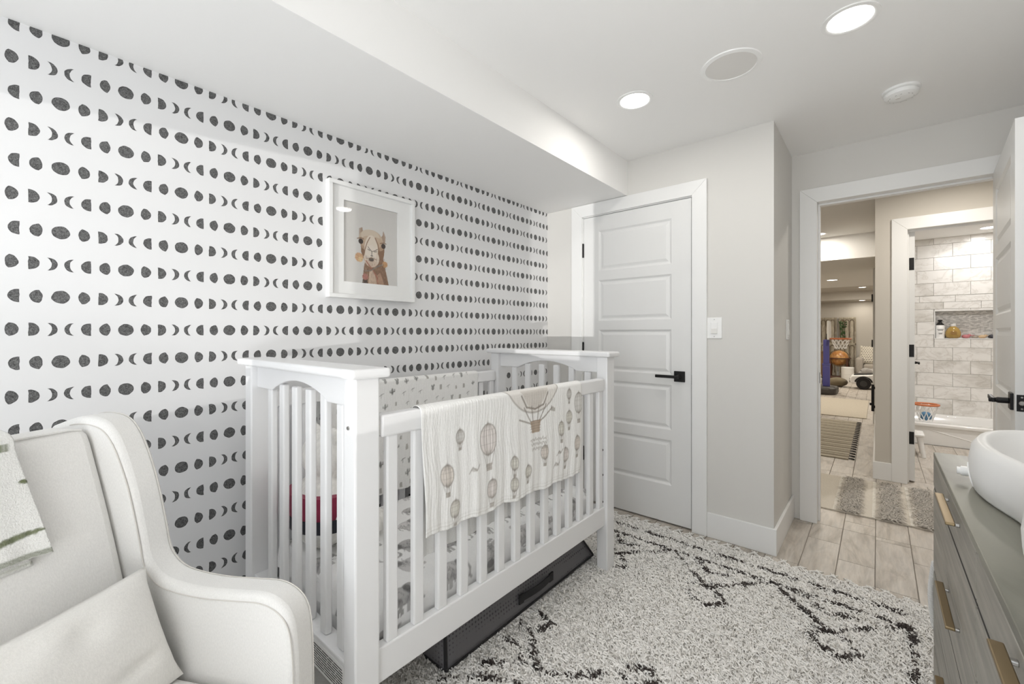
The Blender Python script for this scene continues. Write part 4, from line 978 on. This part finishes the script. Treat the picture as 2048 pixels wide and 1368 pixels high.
# ------------------------------------------------------------ shag rug
RX_0, RX_1, RY_0, RY_1 = -1.90, 0.19, -0.35, 2.585
rug = thing('shag_rug', 'cream shag rug with dark diamond and zigzag lines and a knotted fringe', 'rug', (-0.85, 1.1, 0.0))
B(RX_0, RX_1, RY_0, RY_1, 0.001, 0.011).build('backing', M['wool'], rug)
lines = [[(-1.8, 2.47), (0.105, 2.455)], [(-1.8, 2.35), (0.095, 2.35)], [(0.095, 2.36), (0.095, -0.3)], [(-1.75, 2.36), (-1.75, -0.3)], [(-1.75, -0.2), (0.095, -0.2)]]
for ax in (-0.155, -0.62, -1.085, -1.55):
    lines += [[(ax-0.24, 2.36), (ax, 2.11), (ax+0.235, 2.35)], [(ax-0.115, 2.35), (ax-0.02, 2.24), (ax+0.08, 2.28)],
              [(ax-0.075, 2.09), (ax-0.03, 2.0), (ax+0.04, 1.965), (ax+0.105, 2.03), (ax+0.04, 2.115), (ax-0.06, 2.10)]]
lines += [[(-0.69, 1.39), (-0.655, 1.445), (-0.61, 1.465), (-0.58, 1.42), (-0.64, 1.345), (-0.69, 1.39)], [(-1.12, 1.355), (-1.05, 1.335), (-1.0, 1.29), (-0.97, 1.25), (-0.92, 1.21)],
          [(-1.11, 1.25), (-1.04, 1.25), (-0.98, 1.18)], [(-1.09, 1.10), (-1.02, 1.15), (-0.97, 1.195)], [(-1.1, 1.46), (-1.02, 1.43), (-1.03, 1.37), (-1.08, 1.345)],
          [(-1.15, 0.95), (-1.09, 1.025), (-1.03, 1.06), (-0.93, 1.115)], [(-0.93, 1.115), (-0.8, 0.98), (-0.93, 0.86), (-1.06, 0.97)], [(-0.69, 1.38), (-0.8, 1.27), (-0.9, 1.2)]]
Nt = 185000
rx = rng.uniform(RX_0+0.005, RX_1-0.005, Nt); ry = rng.uniform(RY_0+0.02, RY_1-0.005, Nt)
keep = ~((rx < -1.2) & (ry < 0.75)) & ~((rx < -1.62)) & ~((ry < 0.7) & (rx > 0.1)) & ~((ry < 0.35) & (rng.random(Nt) > 0.35)) & ~((ry < 0.0) & (rx > -0.8))
rx, ry = rx[keep], ry[keep]; Nt = len(rx)
dmin = np.full(Nt, 9.0)
for L in lines:
    for p, q in zip(L[:-1], L[1:]):
        dx, dy = q[0]-p[0], q[1]-p[1]; k = np.clip(((rx-p[0])*dx+(ry-p[1])*dy)/(dx*dx+dy*dy), 0, 1)
        dmin = np.minimum(dmin, np.hypot(rx-p[0]-k*dx, ry-p[1]-k*dy))
wob = 0.004*np.sin(rx*31+ry*17)+0.003*np.sin(rx*83-ry*57)
gap = (np.sin(rx*47+np.sin(ry*39)*2)+np.sin(ry*53+rx*13)) > 1.72
dark = (dmin+wob < 0.0066+0.003*rng.random(Nt)) & ~gap & (rng.random(Nt) < 0.93)
phi = rng.normal(0.35, 1.0, Nt)+PI*(rng.random(Nt) < 0.35)
Lh = rng.uniform(0.016, 0.030, Nt); Wd = rng.uniform(0.0016, 0.0024, Nt)
cx, sx = np.cos(phi), np.sin(phi); nx, ny = -sx, cx
ph2 = phi+rng.normal(0, 0.5, Nt)
zt = rng.uniform(0.016, 0.027, Nt)
pts = []
for t, hh, ww in ((0.0, 0.0, 1.0), (0.35, 1.0, 1.1), (1.0, 0.55, 0.7)):
    ox = rx+cx*Lh*min(t, 0.35)+(np.cos(ph2)*Lh*(t-0.35) if t > 0.35 else 0); oy = ry+sx*Lh*min(t, 0.35)+(np.sin(ph2)*Lh*(t-0.35) if t > 0.35 else 0)
    oz = 0.009+(zt-0.009)*hh; tw_ = 0.0012*(1 if t else 0)
    pts.append(np.stack([ox-nx*Wd*ww, oy-ny*Wd*ww, oz-tw_], -1)); pts.append(np.stack([ox+nx*Wd*ww, oy+ny*Wd*ww, oz+tw_], -1))
Pp = np.stack(pts, 1).reshape(-1, 3)
i0 = np.arange(Nt)[:, None]*6
Ff = np.stack([i0+np.array([0, 1, 3, 2]), i0+np.array([2, 3, 5, 4])], 1).reshape(-1, 4)
me = np_mesh('pile', Pp-np.array([-0.85, 1.1, 0.0]), Ff)
tone = rng.uniform(0.84, 1.04, Nt)[:, None]*np.array([0.93, 0.91, 0.875]); tone[dark] = np.array([0.045, 0.036, 0.032])*rng.uniform(0.7, 1.6, (dark.sum(), 1))
paint_mesh(me, np.repeat(np.clip(tone, 0, 1), 6, 0)); me.materials.append(attr_mat('shag_yarn', 0.95)); me.shade_smooth()
o = bpy.data.objects.new('pile', me); COL.objects.link(o); o.parent = rug; o['kind'] = 'stuff'
# fringe: knotted tassels along the far edge
tm = MB()
for s_ in (-1, 1):
    tm.tube([(s_*0.027, -0.004, 0.008), (s_*0.022, 0.014, 0.012), (s_*0.010, 0.028, 0.013), (s_*0.003, 0.040, 0.012)], [0.0055, 0.005, 0.005, 0.006], 6)
tm.sphere((0, 0.042, 0.011), (0.010, 0.010, 0.008), 8, 6)
for s_ in (-1, 0, 1): tm.tube([(0, 0.045, 0.010), (s_*0.008, 0.062, 0.007), (s_*0.013+0.003, 0.080, 0.005)], [0.0045, 0.005, 0.0035], 6)
t0 = tm.build('tassel', M['wool'], rug, local=True, smooth=2)
xs = np.arange(RX_0+0.03, RX_1-0.02, 0.068)
for i, x in enumerate(xs):
    o = t0 if i == 0 else t0.copy()
    if i: COL.objects.link(o)
    o.location = (x+0.85+random.uniform(-.006, .006), RY_1-1.1-0.002, random.uniform(0, 0.003)); o.scale = (random.choice((-1, 1))*random.uniform(0.9, 1.1), random.uniform(0.72, 0.95), 1); o.rotation_euler = (0, 0, random.uniform(-0.2, 0.2))
# ------------------------------------------------------------ hall runner and rugs beyond
hr = thing('hall_runner', 'beige hall runner with bands of grey fringe, beyond the doorway', 'rug', (0.3, 4.08, 0))
B(-0.62, 1.25, 3.635, 4.515, 0.001, 0.008).build('woven_base', cloth('runner_weave', (0.60, 0.555, 0.48), 300, 0.5, 0.08), hr)
RW = cloth('runner_pale', (0.72, 0.69, 0.62), 300, 0.5, 0.08)
for x in (-0.39, -0.235, -0.03, 0.155, 0.36): B(x, x+0.018, 3.635, 4.515, 0.0081, 0.0105).build('woven_stripe', RW, hr)
for x in (-0.19, 0.02, 0.20, 0.44, 0.68):
    n = 2600; fx = rng.uniform(x-0.012, x+0.088, n); fy = rng.uniform(3.63, 4.52, n); an = rng.normal(0.0, 0.45, n)+PI*(rng.random(n) < 0.3); L = rng.uniform(0.02, 0.05, n); w = rng.uniform(0.001, 0.002, n)
    p = []
    for t, z in ((0, 0.008), (0.5, 0.020), (1, 0.011)):
        zz = z+rng.uniform(0, 0.006, n)*(t > 0); ax, ay = fx+np.cos(an)*L*t, fy+np.sin(an)*L*t
        p += [np.stack([ax+np.sin(an)*w, ay-np.cos(an)*w, zz], -1), np.stack([ax-np.sin(an)*w, ay+np.cos(an)*w, zz], -1)]
    Pp = np.stack(p, 1).reshape(-1, 3); i0 = np.arange(n)[:, None]*6
    me = np_mesh('fringe_band', Pp-np.array([0.3, 4.08, 0]), np.stack([i0+np.array([0, 1, 3, 2]), i0+np.array([2, 3, 5, 4])], 1).reshape(-1, 4))
    tn = rng.uniform(0.6, 1.1, n)[:, None]*np.array([0.66, 0.62, 0.565]); paint_mesh(me, np.repeat(tn, 6, 0)); me.materials.append(attr_mat('fringe_yarn', 0.95))
    o = bpy.data.objects.new('fringe_band', me); COL.objects.link(o); o.parent = hr; o['kind'] = 'stuff'
sr = thing('striped_rug', 'striped cream and brown woven rug with a short fringe in the corridor', 'rug', (-0.6, 6.3, 0))
B(-1.35, -0.215, 5.18, 7.47, 0.001, 0.007).build('woven_base', cloth('stripe_base', (0.33, 0.285, 0.215), 200, 0.6, 0.15), sr)
SC = cloth('stripe_cream', (0.62, 0.57, 0.475), 200, 0.6, 0.08)
y = 5.19; k = 0
while y < 7.45:
    w = (0.05, 0.028)[k % 2]; B(-1.35, -0.215, y, y+w, 0.007, 0.0105).build('woven_stripe', SC, sr); y += w+(0.075, 0.045)[k % 2]; k += 1
tm = MB()
for s_ in (-1, 0, 1): tm.tube([(0, 0, 0.007), (0.02, s_*0.008, 0.008), (0.045, s_*0.014, 0.004)], 0.0045, 5)
t0 = None
for y in np.arange(5.22, 7.45, 0.115):
    if t0 is None: t0 = tm.build('tassel', M['dark'], sr, local=True); o = t0
    else: o = t0.copy(); COL.objects.link(o)
    o.location = (-0.215+0.6, y-6.3, 0.0)
B(-1.4, -0.122, 7.82, 9.92, 0.001, 0.011).build('beige_rug', cloth('beige_rug', (0.60, 0.545, 0.45), 120, 0.5, 0.08), bevel=0.003)
tag(bpy.data.objects['beige_rug'], 'plain beige rug on the corridor floor behind the striped rug', 'rug')
gb = thing('safety_gate', 'folded black safety gate edge low on the corridor corner', 'gate', (-0.05, 6.8, 0.26))
B(-0.062, -0.034, 6.79, 6.82, 0.26, 0.585).build('housing', M['black'], gb, bevel=0.004)
for z in (0.30, 0.53): B(-0.034, XS, 6.795, 6.815, z, z+0.03).build('bracket', M['black'], gb)
B(-0.078, -0.062, 6.80, 6.81, 0.33, 0.36).build('latch', M['black'], gb)

# ------------------------------------------------------------ playroom
for i, (a, b) in enumerate(((-1.249, -0.876), (-0.820, -0.453))):
    t = thing('shutter', ('weathered cream wooden shutter panel nearer the left edge of the doorway view', 'weathered cream wooden shutter panel behind the globe, nearer the sofa')[i], 'shutter', ((a+b)/2, 14.9, 0), 0, 'salvaged shutters on the playroom wall')
    B(a, b, 14.93, 14.97, 0.0, 1.648).build('board', M['oldwood'], t)
    q = MB(); w = (b-a)
    for (z0, z1) in ((0.95, 1.58), (0.12, 0.88)):
        for k in range(3):
            x0 = a+0.03+k*(w-0.06)/3; x1 = x0+(w-0.06)/3-0.012; r = (x1-x0)/2; xm = (x0+x1)/2
            pts = [(x0, 14.925, z0), (x0, 14.925, z1-r)]+[(xm-r*math.cos(u), 14.925, z1-r+r*math.sin(u)) for u in np.linspace(0.2, PI-0.2, 8)]+[(x1, 14.925, z1-r), (x1, 14.925, z0)]
            MB().tube(pts, 0.011, 6).build('arch_moulding', M['moulding'], t)
    f = MB().box(a, b, 14.915, 14.93, 1.61, 1.648).box(a, b, 14.915, 14.93, 0.89, 0.935).box(a, b, 14.915, 14.93, 0, 0.09).box(a, a+0.018, 14.915, 14.93, 0.09, 1.61).box(b-0.018, b, 14.915, 14.93, 0.09, 1.61)
    f.build('frame', M['oldwood'], t)
gv = MB()
for k in range(70):
    z = 1.02+0.5*random.random(); x = -0.735+random.uniform(-0.05, 0.05); y = 14.85+random.uniform(-0.03, 0.03)
    a = random.uniform(0, 2*PI); gv.add([(x, y, z), (x+0.03*math.cos(a), y-0.02, z+0.035), (x+0.05*math.cos(a), y-0.03, z+0.02), (x+0.025*math.cos(a)+0.01, y-0.02, z-0.012)], [(0, 1, 2, 3)])
gr_ = thing('garland', 'green leafy garland hanging on the shutter behind the toy hoop', 'garland', (-0.735, 14.86, 1.0))
MB().tube([(-0.735, 14.86, z) for z in np.linspace(1.0, 1.58, 6)], 0.008, 6).build('stem', M['brownwood'], gr_)
lo = gv.build('leaves', mat('leaf_green', (0.05, 0.11, 0.035), 0.6), gr_, fix=False); lo['kind'] = 'stuff'
BL, ORG = mat('blue_plastic', (0.10, 0.10, 0.36), 0.4), mat('orange_plastic', (0.62, 0.20, 0.08), 0.4)
bh = thing('basketball_hoop', 'toddler basketball hoop with blue post, orange rim and dark base', 'basketball hoop', (-0.80, 10.72, 0))
MB().prism([(-1.05, 10.38), (-0.72, 10.38), (-0.62, 10.5), (-0.60, 10.9), (-0.72, 11.05), (-1.05, 11.05)], 2, 0.0, 0.14).build('base', mat('dark_grey_plastic', (0.06, 0.055, 0.05), 0.5), bh, bevel=0.04, seg=3)
B(-0.855, -0.735, 10.68, 10.76, 0.14, 0.56).build('pole', BL, bh, bevel=0.01); B(-0.845, -0.745, 10.685, 10.755, 0.60, 1.08).build('pole', BL, bh, bevel=0.01)
B(-0.86, -0.73, 10.675, 10.765, 0.56, 0.60).build('collar', BL, bh, bevel=0.006)
B(-0.795, -0.765, 10.70, 10.74, 1.08, 1.2).build('bracket', M['navy'], bh)
MB().prism([(10.45, 1.08), (10.99, 1.08), (11.02, 1.35), (10.92, 1.46), (10.52, 1.46), (10.42, 1.35)], 0, -0.765, -0.735).build('backboard', M['plastic'], bh, bevel=0.01)
MB().tube([(-0.565+0.16*math.cos(a), 10.72+0.16*math.sin(a), 1.10) for a in np.linspace(0, 2*PI, 28)[:-1]], 0.016, 8, closed=True).build('rim', ORG, bh, smooth=2)
q = MB()
for k in range(12):
    for sgn in (1, -1):
        a = 2*PI*k/12; q.tube([(-0.565+r*math.cos(a+sgn*d), 10.72+r*math.sin(a+sgn*d), z) for r, d, z in ((0.155, 0, 1.09), (0.13, 0.26, 1.02), (0.10, 0.52, 0.95), (0.095, 0.78, 0.90))], 0.006, 4)
q.build('net', M['plastic'], bh, fix=False)
gl_ = thing('floor_globe', 'antique brown floor globe on a mahogany stand in front of the shutters', 'globe', (-0.77, 14.0, 0))
gmz = mat('globe_map', (0.45, 0.22, 0.08), 0.35); setc(gmz, ramp(gmz, noise(gmz, coords(gmz, scale=(6, 6, 6)), 1.0, 4), [(0.42, (0.50, 0.24, 0.07)), (0.5, (0.36, 0.15, 0.05)), (0.58, (0.62, 0.36, 0.13))]))
MB().sphere((-0.77, 14.0, 0.565), 0.20, 28, 18).build('sphere', gmz, gl_, smooth=3)
MB().lathe([(0.205, 0), (0.255, 0), (0.255, 0.02), (0.205, 0.02)], (-0.77, 14.0, 0.555), 32).build('horizon_ring', M['redwood'], gl_)
MB().tube([(-0.77-0.215*math.cos(a), 14.0, 0.565+0.215*math.sin(a)) for a in np.linspace(-PI, PI, 33)[:-1]], 0.008, 6, closed=True).build('meridian', M['brass'], gl_)
for dx in (-0.17, 0.17):
    for dy in (-0.17, 0.17): MB().lathe([(0.022, 0), (0.028, 0.06), (0.016, 0.12), (0.026, 0.3), (0.018, 0.555)], (-0.77+dx, 14.0+dy, 0), 12).build('leg', M['redwood'], gl_, smooth=1)
B(-0.955, -0.585, 13.815, 14.185, 0.06, 0.10).build('stretcher_shelf', M['redwood'], gl_, bevel=0.006)
wb = thing('storage_drum', 'white two tier round storage drum right of the globe', 'container', (-0.575, 13.55, 0))
MB().lathe([(0.125, 0.0), (0.128, 0.01), (0.128, 0.175), (0.122, 0.18)], (-0.575, 13.55, 0), 28).build('lower_drum', M['offplastic'], wb, smooth=0.6)
MB().lathe([(0.122, 0.18), (0.128, 0.186), (0.128, 0.34), (0.12, 0.35)], (-0.575, 13.55, 0), 28).build('upper_drum', M['offplastic'], wb, smooth=0.6)
MB().lathe([(0.13, 0.345), (0.13, 0.36), (0.12, 0.366), (0.001, 0.366)], (-0.575, 13.55, 0), 28).build('lid', M['plastic'], wb, smooth=0.6)
tc = thing('toy_car', 'white ride-on toy car with black wheels in the playroom', 'toy car', (0.05, 12.1, 0))
pr = [(-0.46, 0.12), (-0.47, 0.24), (-0.44, 0.295), (-0.10, 0.325), (0.05, 0.33), (0.45, 0.33), (0.52, 0.29), (0.53, 0.14), (0.44, 0.10)]
for a in (0.33,): pass
body = pr+[(0.40, 0.10)]
MB().prism(body, 1, 11.88, 12.32).build('body', M['plastic'], tc, bevel=0.03, seg=3, smooth=0.8)
MB().prism([(-0.40, 0.302), (-0.08, 0.330), (-0.10, 0.345), (-0.40, 0.315)], 1, 11.92, 12.28).build('hood_panel', M['black'], tc, bevel=0.004)
MB().prism([(-0.06, 0.33), (0.02, 0.50), (0.035, 0.50), (-0.01, 0.33)], 1, 11.93, 12.27).build('windscreen', M['black'], tc)
B(-0.10, 0.0, 11.86, 11.885, 0.325, 0.335).build('mirror', M['plastic'], tc)
for x in (-0.235, 0.33):
    for (y0, sg) in ((11.862, 1), (12.338, -1)):
        w = MB().lathe([(0.05, 0), (0.115, 0.0), (0.125, 0.012*sg), (0.125, 0.075*sg), (0.11, 0.085*sg)], (x, y0, 0.125), 28, axis=1).build('wheel', M['black'], tc, smooth=0.5)
        MB().lathe([(0.001, -0.004*sg), (0.055, -0.003*sg), (0.07, 0.002*sg)], (x, y0, 0.125), 20, axis=1).build('hubcap', mat('dark_hub', (0.03, 0.03, 0.03), 0.5), w)
    MB().tube([(x+0.145*math.cos(a), 11.872, 0.125+0.145*math.sin(a)) for a in np.linspace(0.25, PI-0.25, 12)], 0.016, 6).build('wheel_arch', M['black'], tc)
B(-0.475, -0.44, 11.93, 12.27, 0.20, 0.235).build('headlight', M['black'], tc, bevel=0.006)
MB().prism([(11.91, 0.18), (12.29, 0.18), (12.27, 0.14), (11.93, 0.14)], 0, -0.475, -0.455).build('grille', M['black'], tc)
GRF = cloth('grey_upholstery', (0.36, 0.33, 0.29), 150, 0.4)
sf = thing('sofa', 'grey upholstered sofa at the right of the playroom view', 'sofa', (0.3, 14.2, 0))
B(-0.43, -0.28, 13.75, 14.75, 0.06, 0.60).build('armrest', GRF, sf, bevel=0.05, seg=4, smooth=0.8); B(1.35, 1.50, 13.75, 14.75, 0.06, 0.60).build('armrest', GRF, sf, bevel=0.05, seg=4, smooth=0.8)
B(-0.28, 1.35, 13.78, 14.6, 0.06, 0.27).build('seat_base', GRF, sf, bevel=0.01)
B(-0.275, 0.53, 13.76, 14.55, 0.272, 0.43).build('seat_cushion', GRF, sf, bevel=0.04, seg=4, smooth=0.8); B(0.54, 1.345, 13.76, 14.55, 0.272, 0.43).build('seat_cushion', GRF, sf, bevel=0.04, seg=4, smooth=0.8)
B(-0.28, 1.35, 14.56, 14.78, 0.06, 0.78).build('backrest', GRF, sf, bevel=0.05, seg=4, smooth=0.8)
for x in (-0.40, 1.42):
    for y in (13.8, 14.66): B(x, x+0.05, y, y+0.05, 0.0, 0.061).build('leg', M['brownwood'], sf)
cv = Canvas(0.46, 0.46, 150, (0.70, 0.66, 0.57))
for j in range(10):
    for i in range(10):
        x, y = 0.03+i*0.045+(j % 2)*0.022, 0.03+j*0.045; cv.ell(x, y, 0.016, 0.009, (0.06, 0.05, 0.045), 0.9); cv.line((x, y), (x+0.012, y+0.010), 0.006, (0.06, 0.05, 0.045), 0.9)
cu, cvn = Vector((1, 0, 0)), Vector((0.08, 0.42, 0.9)).normalized(); cn = cu.cross(cvn)
if cn.y > 0: cn = -cn
def cfn(x, y):
    a, b = x/0.46*2-1, y/0.46*2-1; k = (np.clip(1-np.abs(a)**2.6, 0, 1)*np.clip(1-np.abs(b)**2.6, 0, 1))**0.55
    P = [(-0.115, 14.28, 0.655)[i]+cu[i]*a*0.235*(1+0.08*b*b)+cvn[i]*b*0.235*(1+0.08*a*a)+cn[i]*(0.078*k+0.006) for i in range(3)]
    return P
cp = thing('cushion', 'cream cushion with small dark print on the grey sofa', 'cushion', (-0.115, 14.28, 0.45))
cloth_grid('cover', cv, cfn, attr_mat('cushion_print', 0.9), cp)
pillow_bm((-0.115, 14.285, 0.655), cu, cvn, cn, 0.46, 0.46, 0.13, 16, -0.03).build('filling', cloth('cushion_back', (0.68, 0.64, 0.55)), cp, smooth=3)
bx = B(-0.17, 0.05, 14.81, 14.94, 0.0, 0.86).build('speaker_box', mat('dark_brown', (0.10, 0.08, 0.06), 0.6), bevel=0.006)
tag(bx, 'dark narrow box standing behind the grey sofa', 'box')
pe = thing('plush_elephant', 'grey plush elephant lying on the floor before the sofa', 'plush toy', (-0.12, 13.1, 0))
q = MB().sphere((-0.02, 13.1, 0.20), (0.22, 0.16, 0.20)).sphere((-0.22, 13.08, 0.30), (0.10, 0.09, 0.10)).sphere((-0.31, 13.05, 0.27), (0.05, 0.04, 0.04)).sphere((-0.35, 13.04, 0.2), (0.035, 0.03, 0.06)).sphere((-0.17, 12.99, 0.32), (0.07, 0.03, 0.08))
q.sphere((-0.12, 13.0, 0.07), (0.07, 0.08, 0.07)).sphere((0.1, 13.0, 0.07), (0.07, 0.08, 0.07)); q.v = [(a, b, max(c, 0.003)) for a, b, c in q.v]
q.build('body', cloth('grey_plush', (0.36, 0.345, 0.33), 120, 0.8), pe, remesh=0.016)
for y in (13.0, 13.06): MB().sphere((-0.305, y-0.01 if y > 13.03 else y, 0.325), 0.009, 8, 6).build('eye', M['black'], pe)
cb = thing('cabinet', 'brown wooden cabinet at the left edge of the playroom view', 'cabinet', (-1.4, 14.2, 0))
B(-1.75, -1.07, 14.0, 14.45, 0.06, 0.70).build('body', M['brownwood'], cb); B(-1.77, -1.05, 13.98, 14.47, 0.70, 0.73).build('top', M['brownwood'], cb, bevel=0.006)
for x in (-1.74, -1.40):
    d = B(x, x+0.33, 13.985, 14.0, 0.09, 0.68).build('door', M['brownwood'], cb, bevel=0.005); MB().sphere((x+(0.29 if x < -1.5 else 0.04), 13.975, 0.4), 0.012, 8, 6).build('knob', M['brass'], d)
for x in (-1.74, -1.12): B(x, x+0.05, 14.0, 14.05, 0, 0.06).build('leg', M['brownwood'], cb)
# soft bag and a small plush on the floor behind the hoop
bg = MB().sphere((-0.70, 12.2, 0.105), (0.19, 0.16, 0.105), 20, 12)
tag(bg.build('floor_cushion', cloth('olive_cloth', (0.16, 0.13, 0.08), 200, 0.5), smooth=3), 'olive brown floor cushion right behind the blue hoop post', 'cushion')
sp_ = thing('plush_penguin', 'small white and black plush left of the blue hoop post', 'plush toy', (-1.02, 11.8, 0))
q = MB().sphere((-1.02, 11.8, 0.12), (0.085, 0.08, 0.12)).sphere((-1.02, 11.79, 0.26), (0.06, 0.06, 0.055)); q.v = [(a, b, max(c, 0.003)) for a, b, c in q.v]
q.build('body', M['fleece'], sp_, remesh=0.012)
for x in (-1.12, -0.93): MB().sphere((x, 11.79, 0.13), (0.025, 0.05, 0.075), 12, 8).build('wing', M['navy'], sp_, smooth=3)

# ------------------------------------------------------------ bathroom
tb = thing('bathtub', 'white low bathtub along the marble tiled bathroom wall', 'bathtub', (0.85, 6.87, 0))
x0, x1, y0, y1, zt = 0.085, 1.615, 6.46, 7.296, 0.232
def rr(ax, bx_, ay, by, r, z, n=8):
    out = []
    for (cx, cy, a0) in ((bx_-r, by-r, 0), (ax+r, by-r, PI/2), (ax+r, ay+r, PI), (bx_-r, ay+r, 1.5*PI)):
        for k in range(n): a = a0+PI/2*k/(n-1); out.append((cx+r*math.cos(a), cy+r*math.sin(a), z))
    return out
L = [rr(x0, x1, y0+0.02, y1, 0.01, 0.0), rr(x0, x1, y0+0.02, y1, 0.01, 0.18), rr(x0, x1, y0, y1, 0.012, 0.20), rr(x0, x1, y0, y1, 0.02, zt-0.01), rr(x0+0.01, x1-0.01, y0+0.012, y1-0.01, 0.02, zt),
     rr(x0+0.09, x1-0.09, y0+0.09, y1-0.09, 0.10, zt), rr(x0+0.105, x1-0.105, y0+0.105, y1-0.105, 0.11, zt-0.012), rr(x0+0.16, x1-0.16, y0+0.15, y1-0.15, 0.12, 0.05), rr(x0+0.25, x1-0.25, y0+0.22, y1-0.22, 0.1, 0.035)]
n = len(L[0]); vs = sum(L, []); fs = [(r*n+i, r*n+(i+1) % n, (r+1)*n+(i+1) % n, (r+1)*n+i) for r in range(len(L)-1) for i in range(n)]+[tuple(range(n))[::-1], tuple(range((len(L)-1)*n, len(L)*n))]
MB().add(vs, fs).build('basin', mat('white_enamel', (0.82, 0.82, 0.81), 0.12), tb, smooth=0.7)
MB().tube([(0.42, 6.482, 0.162), (0.75, 6.482, 0.075), (1.1, 6.482, 0.03)], 0.006, 6).build('apron_ridge', mat('white_enamel_ridge', (0.82, 0.82, 0.81), 0.12), tb)
bt_ = thing('toy_net', 'orange rimmed bath toy hoop with blue and white net on the bathtub rim', 'bath toy', (0.405, 6.62, zt))
MB().tube([(0.405+0.105*math.cos(a), 6.62+0.105*math.sin(a), 0.415) for a in np.linspace(0, 2*PI, 26)[:-1]], 0.011, 8, closed=True).build('rim', ORG, bt_, smooth=2)
q = MB()
for k in range(10):
    a = 2*PI*k/10
    for sgn in (1, -1): q.tube([(0.405+r*math.cos(a+sgn*d), 6.62+r*math.sin(a+sgn*d), z) for r, d, z in ((0.10, 0, 0.41), (0.082, 0.3, 0.34), (0.062, 0.6, 0.27), (0.055, 0.8, 0.236))], 0.005, 4)
q.build('net', M['plastic'], bt_, fix=False)
MB().sphere((0.405, 6.62, 0.285), (0.05, 0.05, 0.05), 14, 10).build('ball', mat('blue_ball', (0.10, 0.24, 0.40), 0.5), bt_, smooth=3)
st = thing('step_stool', 'small white step stool in front of the bathtub', 'stool', (0.20, 5.86, 0))
B(0.09, 0.345, 5.74, 5.98, 0.195, 0.222).build('seat', M['plastic'], st, bevel=0.01, seg=3)
for i in range(3): B(0.105+i*0.07, 0.155+i*0.07, 5.77, 5.95, 0.222, 0.226).build('tread', M['offplastic'], st)
for (x, y, dx, dy) in ((0.31, 5.77, 0.02, -0.02), (0.31, 5.95, 0.02, 0.02), (0.13, 5.77, -0.02, -0.02), (0.13, 5.95, -0.02, 0.02)): MB().tube([(x, y, 0.19), (x+dx*1.4, y+dy*1.4, 0.0)], [0.022, 0.018], 12).build('leg', M['plastic'], st, smooth=1)
# niche contents
zn = 1.147
b1 = thing('shampoo_bottle', 'white pump bottle with black top at the left of the tiled niche', 'bottle', (0.575, 7.35, zn))
MB().lathe([(0.036, 0), (0.04, 0.004), (0.04, 0.148), (0.034, 0.158), (0.016, 0.162)], (0.575, 7.35, zn), 20).build('body', M['plastic'], b1, smooth=0.7)
MB().lathe([(0.034, 0.158), (0.034, 0.172), (0.016, 0.186), (0.012, 0.205), (0.02, 0.207), (0.02, 0.222)], (0.575, 7.35, zn), 16).build('pump', M['black'], b1, smooth=0.7)
q = MB()
for z, w in ((0.095, 0.022), (0.105, 0.03), (0.06, 0.018), (0.05, 0.014)): q.box(0.575-w, 0.575+w, 7.3088, 7.3096, zn+z, zn+z+0.004)
q.build('label_print', M['dark'], b1, fix=False)
AM = mat('amber_liquid', (0.55, 0.36, 0.10), 0.12); bsdf(AM).inputs['Transmission Weight'].default_value = 0.25
b2 = thing('baby_wash_bottle', 'round amber bottle with white cap in the tiled niche', 'bottle', (0.685, 7.345, zn))
MB().lathe([(0.035, 0), (0.06, 0.012), (0.068, 0.045), (0.066, 0.075), (0.05, 0.115), (0.03, 0.135), (0.022, 0.142)], (0.685, 7.345, zn), 24).build('body', AM, b2, smooth=1)
MB().lathe([(0.024, 0.142), (0.026, 0.145), (0.024, 0.172), (0.001, 0.173)], (0.685, 7.345, zn), 18).build('cap', M['plastic'], b2, smooth=0.7)
q = MB()
for z, w in ((0.075, 0.026), (0.06, 0.03), (0.045, 0.024)): q.box(0.685-w, 0.685+w, 7.273, 7.2755, zn+z, zn+z+0.005)
q.build('label_print', mat('brown_print', (0.30, 0.14, 0.05), 0.6), b2, fix=False)
def toy(name, label, c, col, r):
    t = thing(name, label, 'bath toy', (c[0], c[1], zn)); m_ = mat(name+'_rubber', col, 0.45)
    MB().sphere((c[0], c[1], zn+r*0.62), (r, r*0.8, r*0.62), 16, 10).build('body', m_, t, smooth=3); MB().sphere((c[0]+r*0.8, c[1]-r*0.1, zn+r*1.0), r*0.42, 12, 8).build('head', m_, t, smooth=3)
    MB().lathe([(r*0.12, 0), (r*0.1, 0.03)], (c[0]+r*1.1, c[1]-r*0.2, zn+r*0.95), 8, axis=0).build('snout', m_, t)
toy('bath_fish', 'pink rubber bath toy beside the amber bottle', (0.79, 7.34), (0.55, 0.20, 0.22), 0.036)
toy('bath_snail', 'grey brown rubber bath toy between the pink and tan toys', (0.862, 7.35), (0.40, 0.35, 0.29), 0.027)
toy('bath_duck', 'tan rubber bath toy right of the grey one in the niche', (0.922, 7.34), (0.60, 0.44, 0.27), 0.033)
toy('bath_whale', 'black and white bath toy at the niche end near the door', (1.0, 7.34), (0.03, 0.03, 0.04), 0.036)
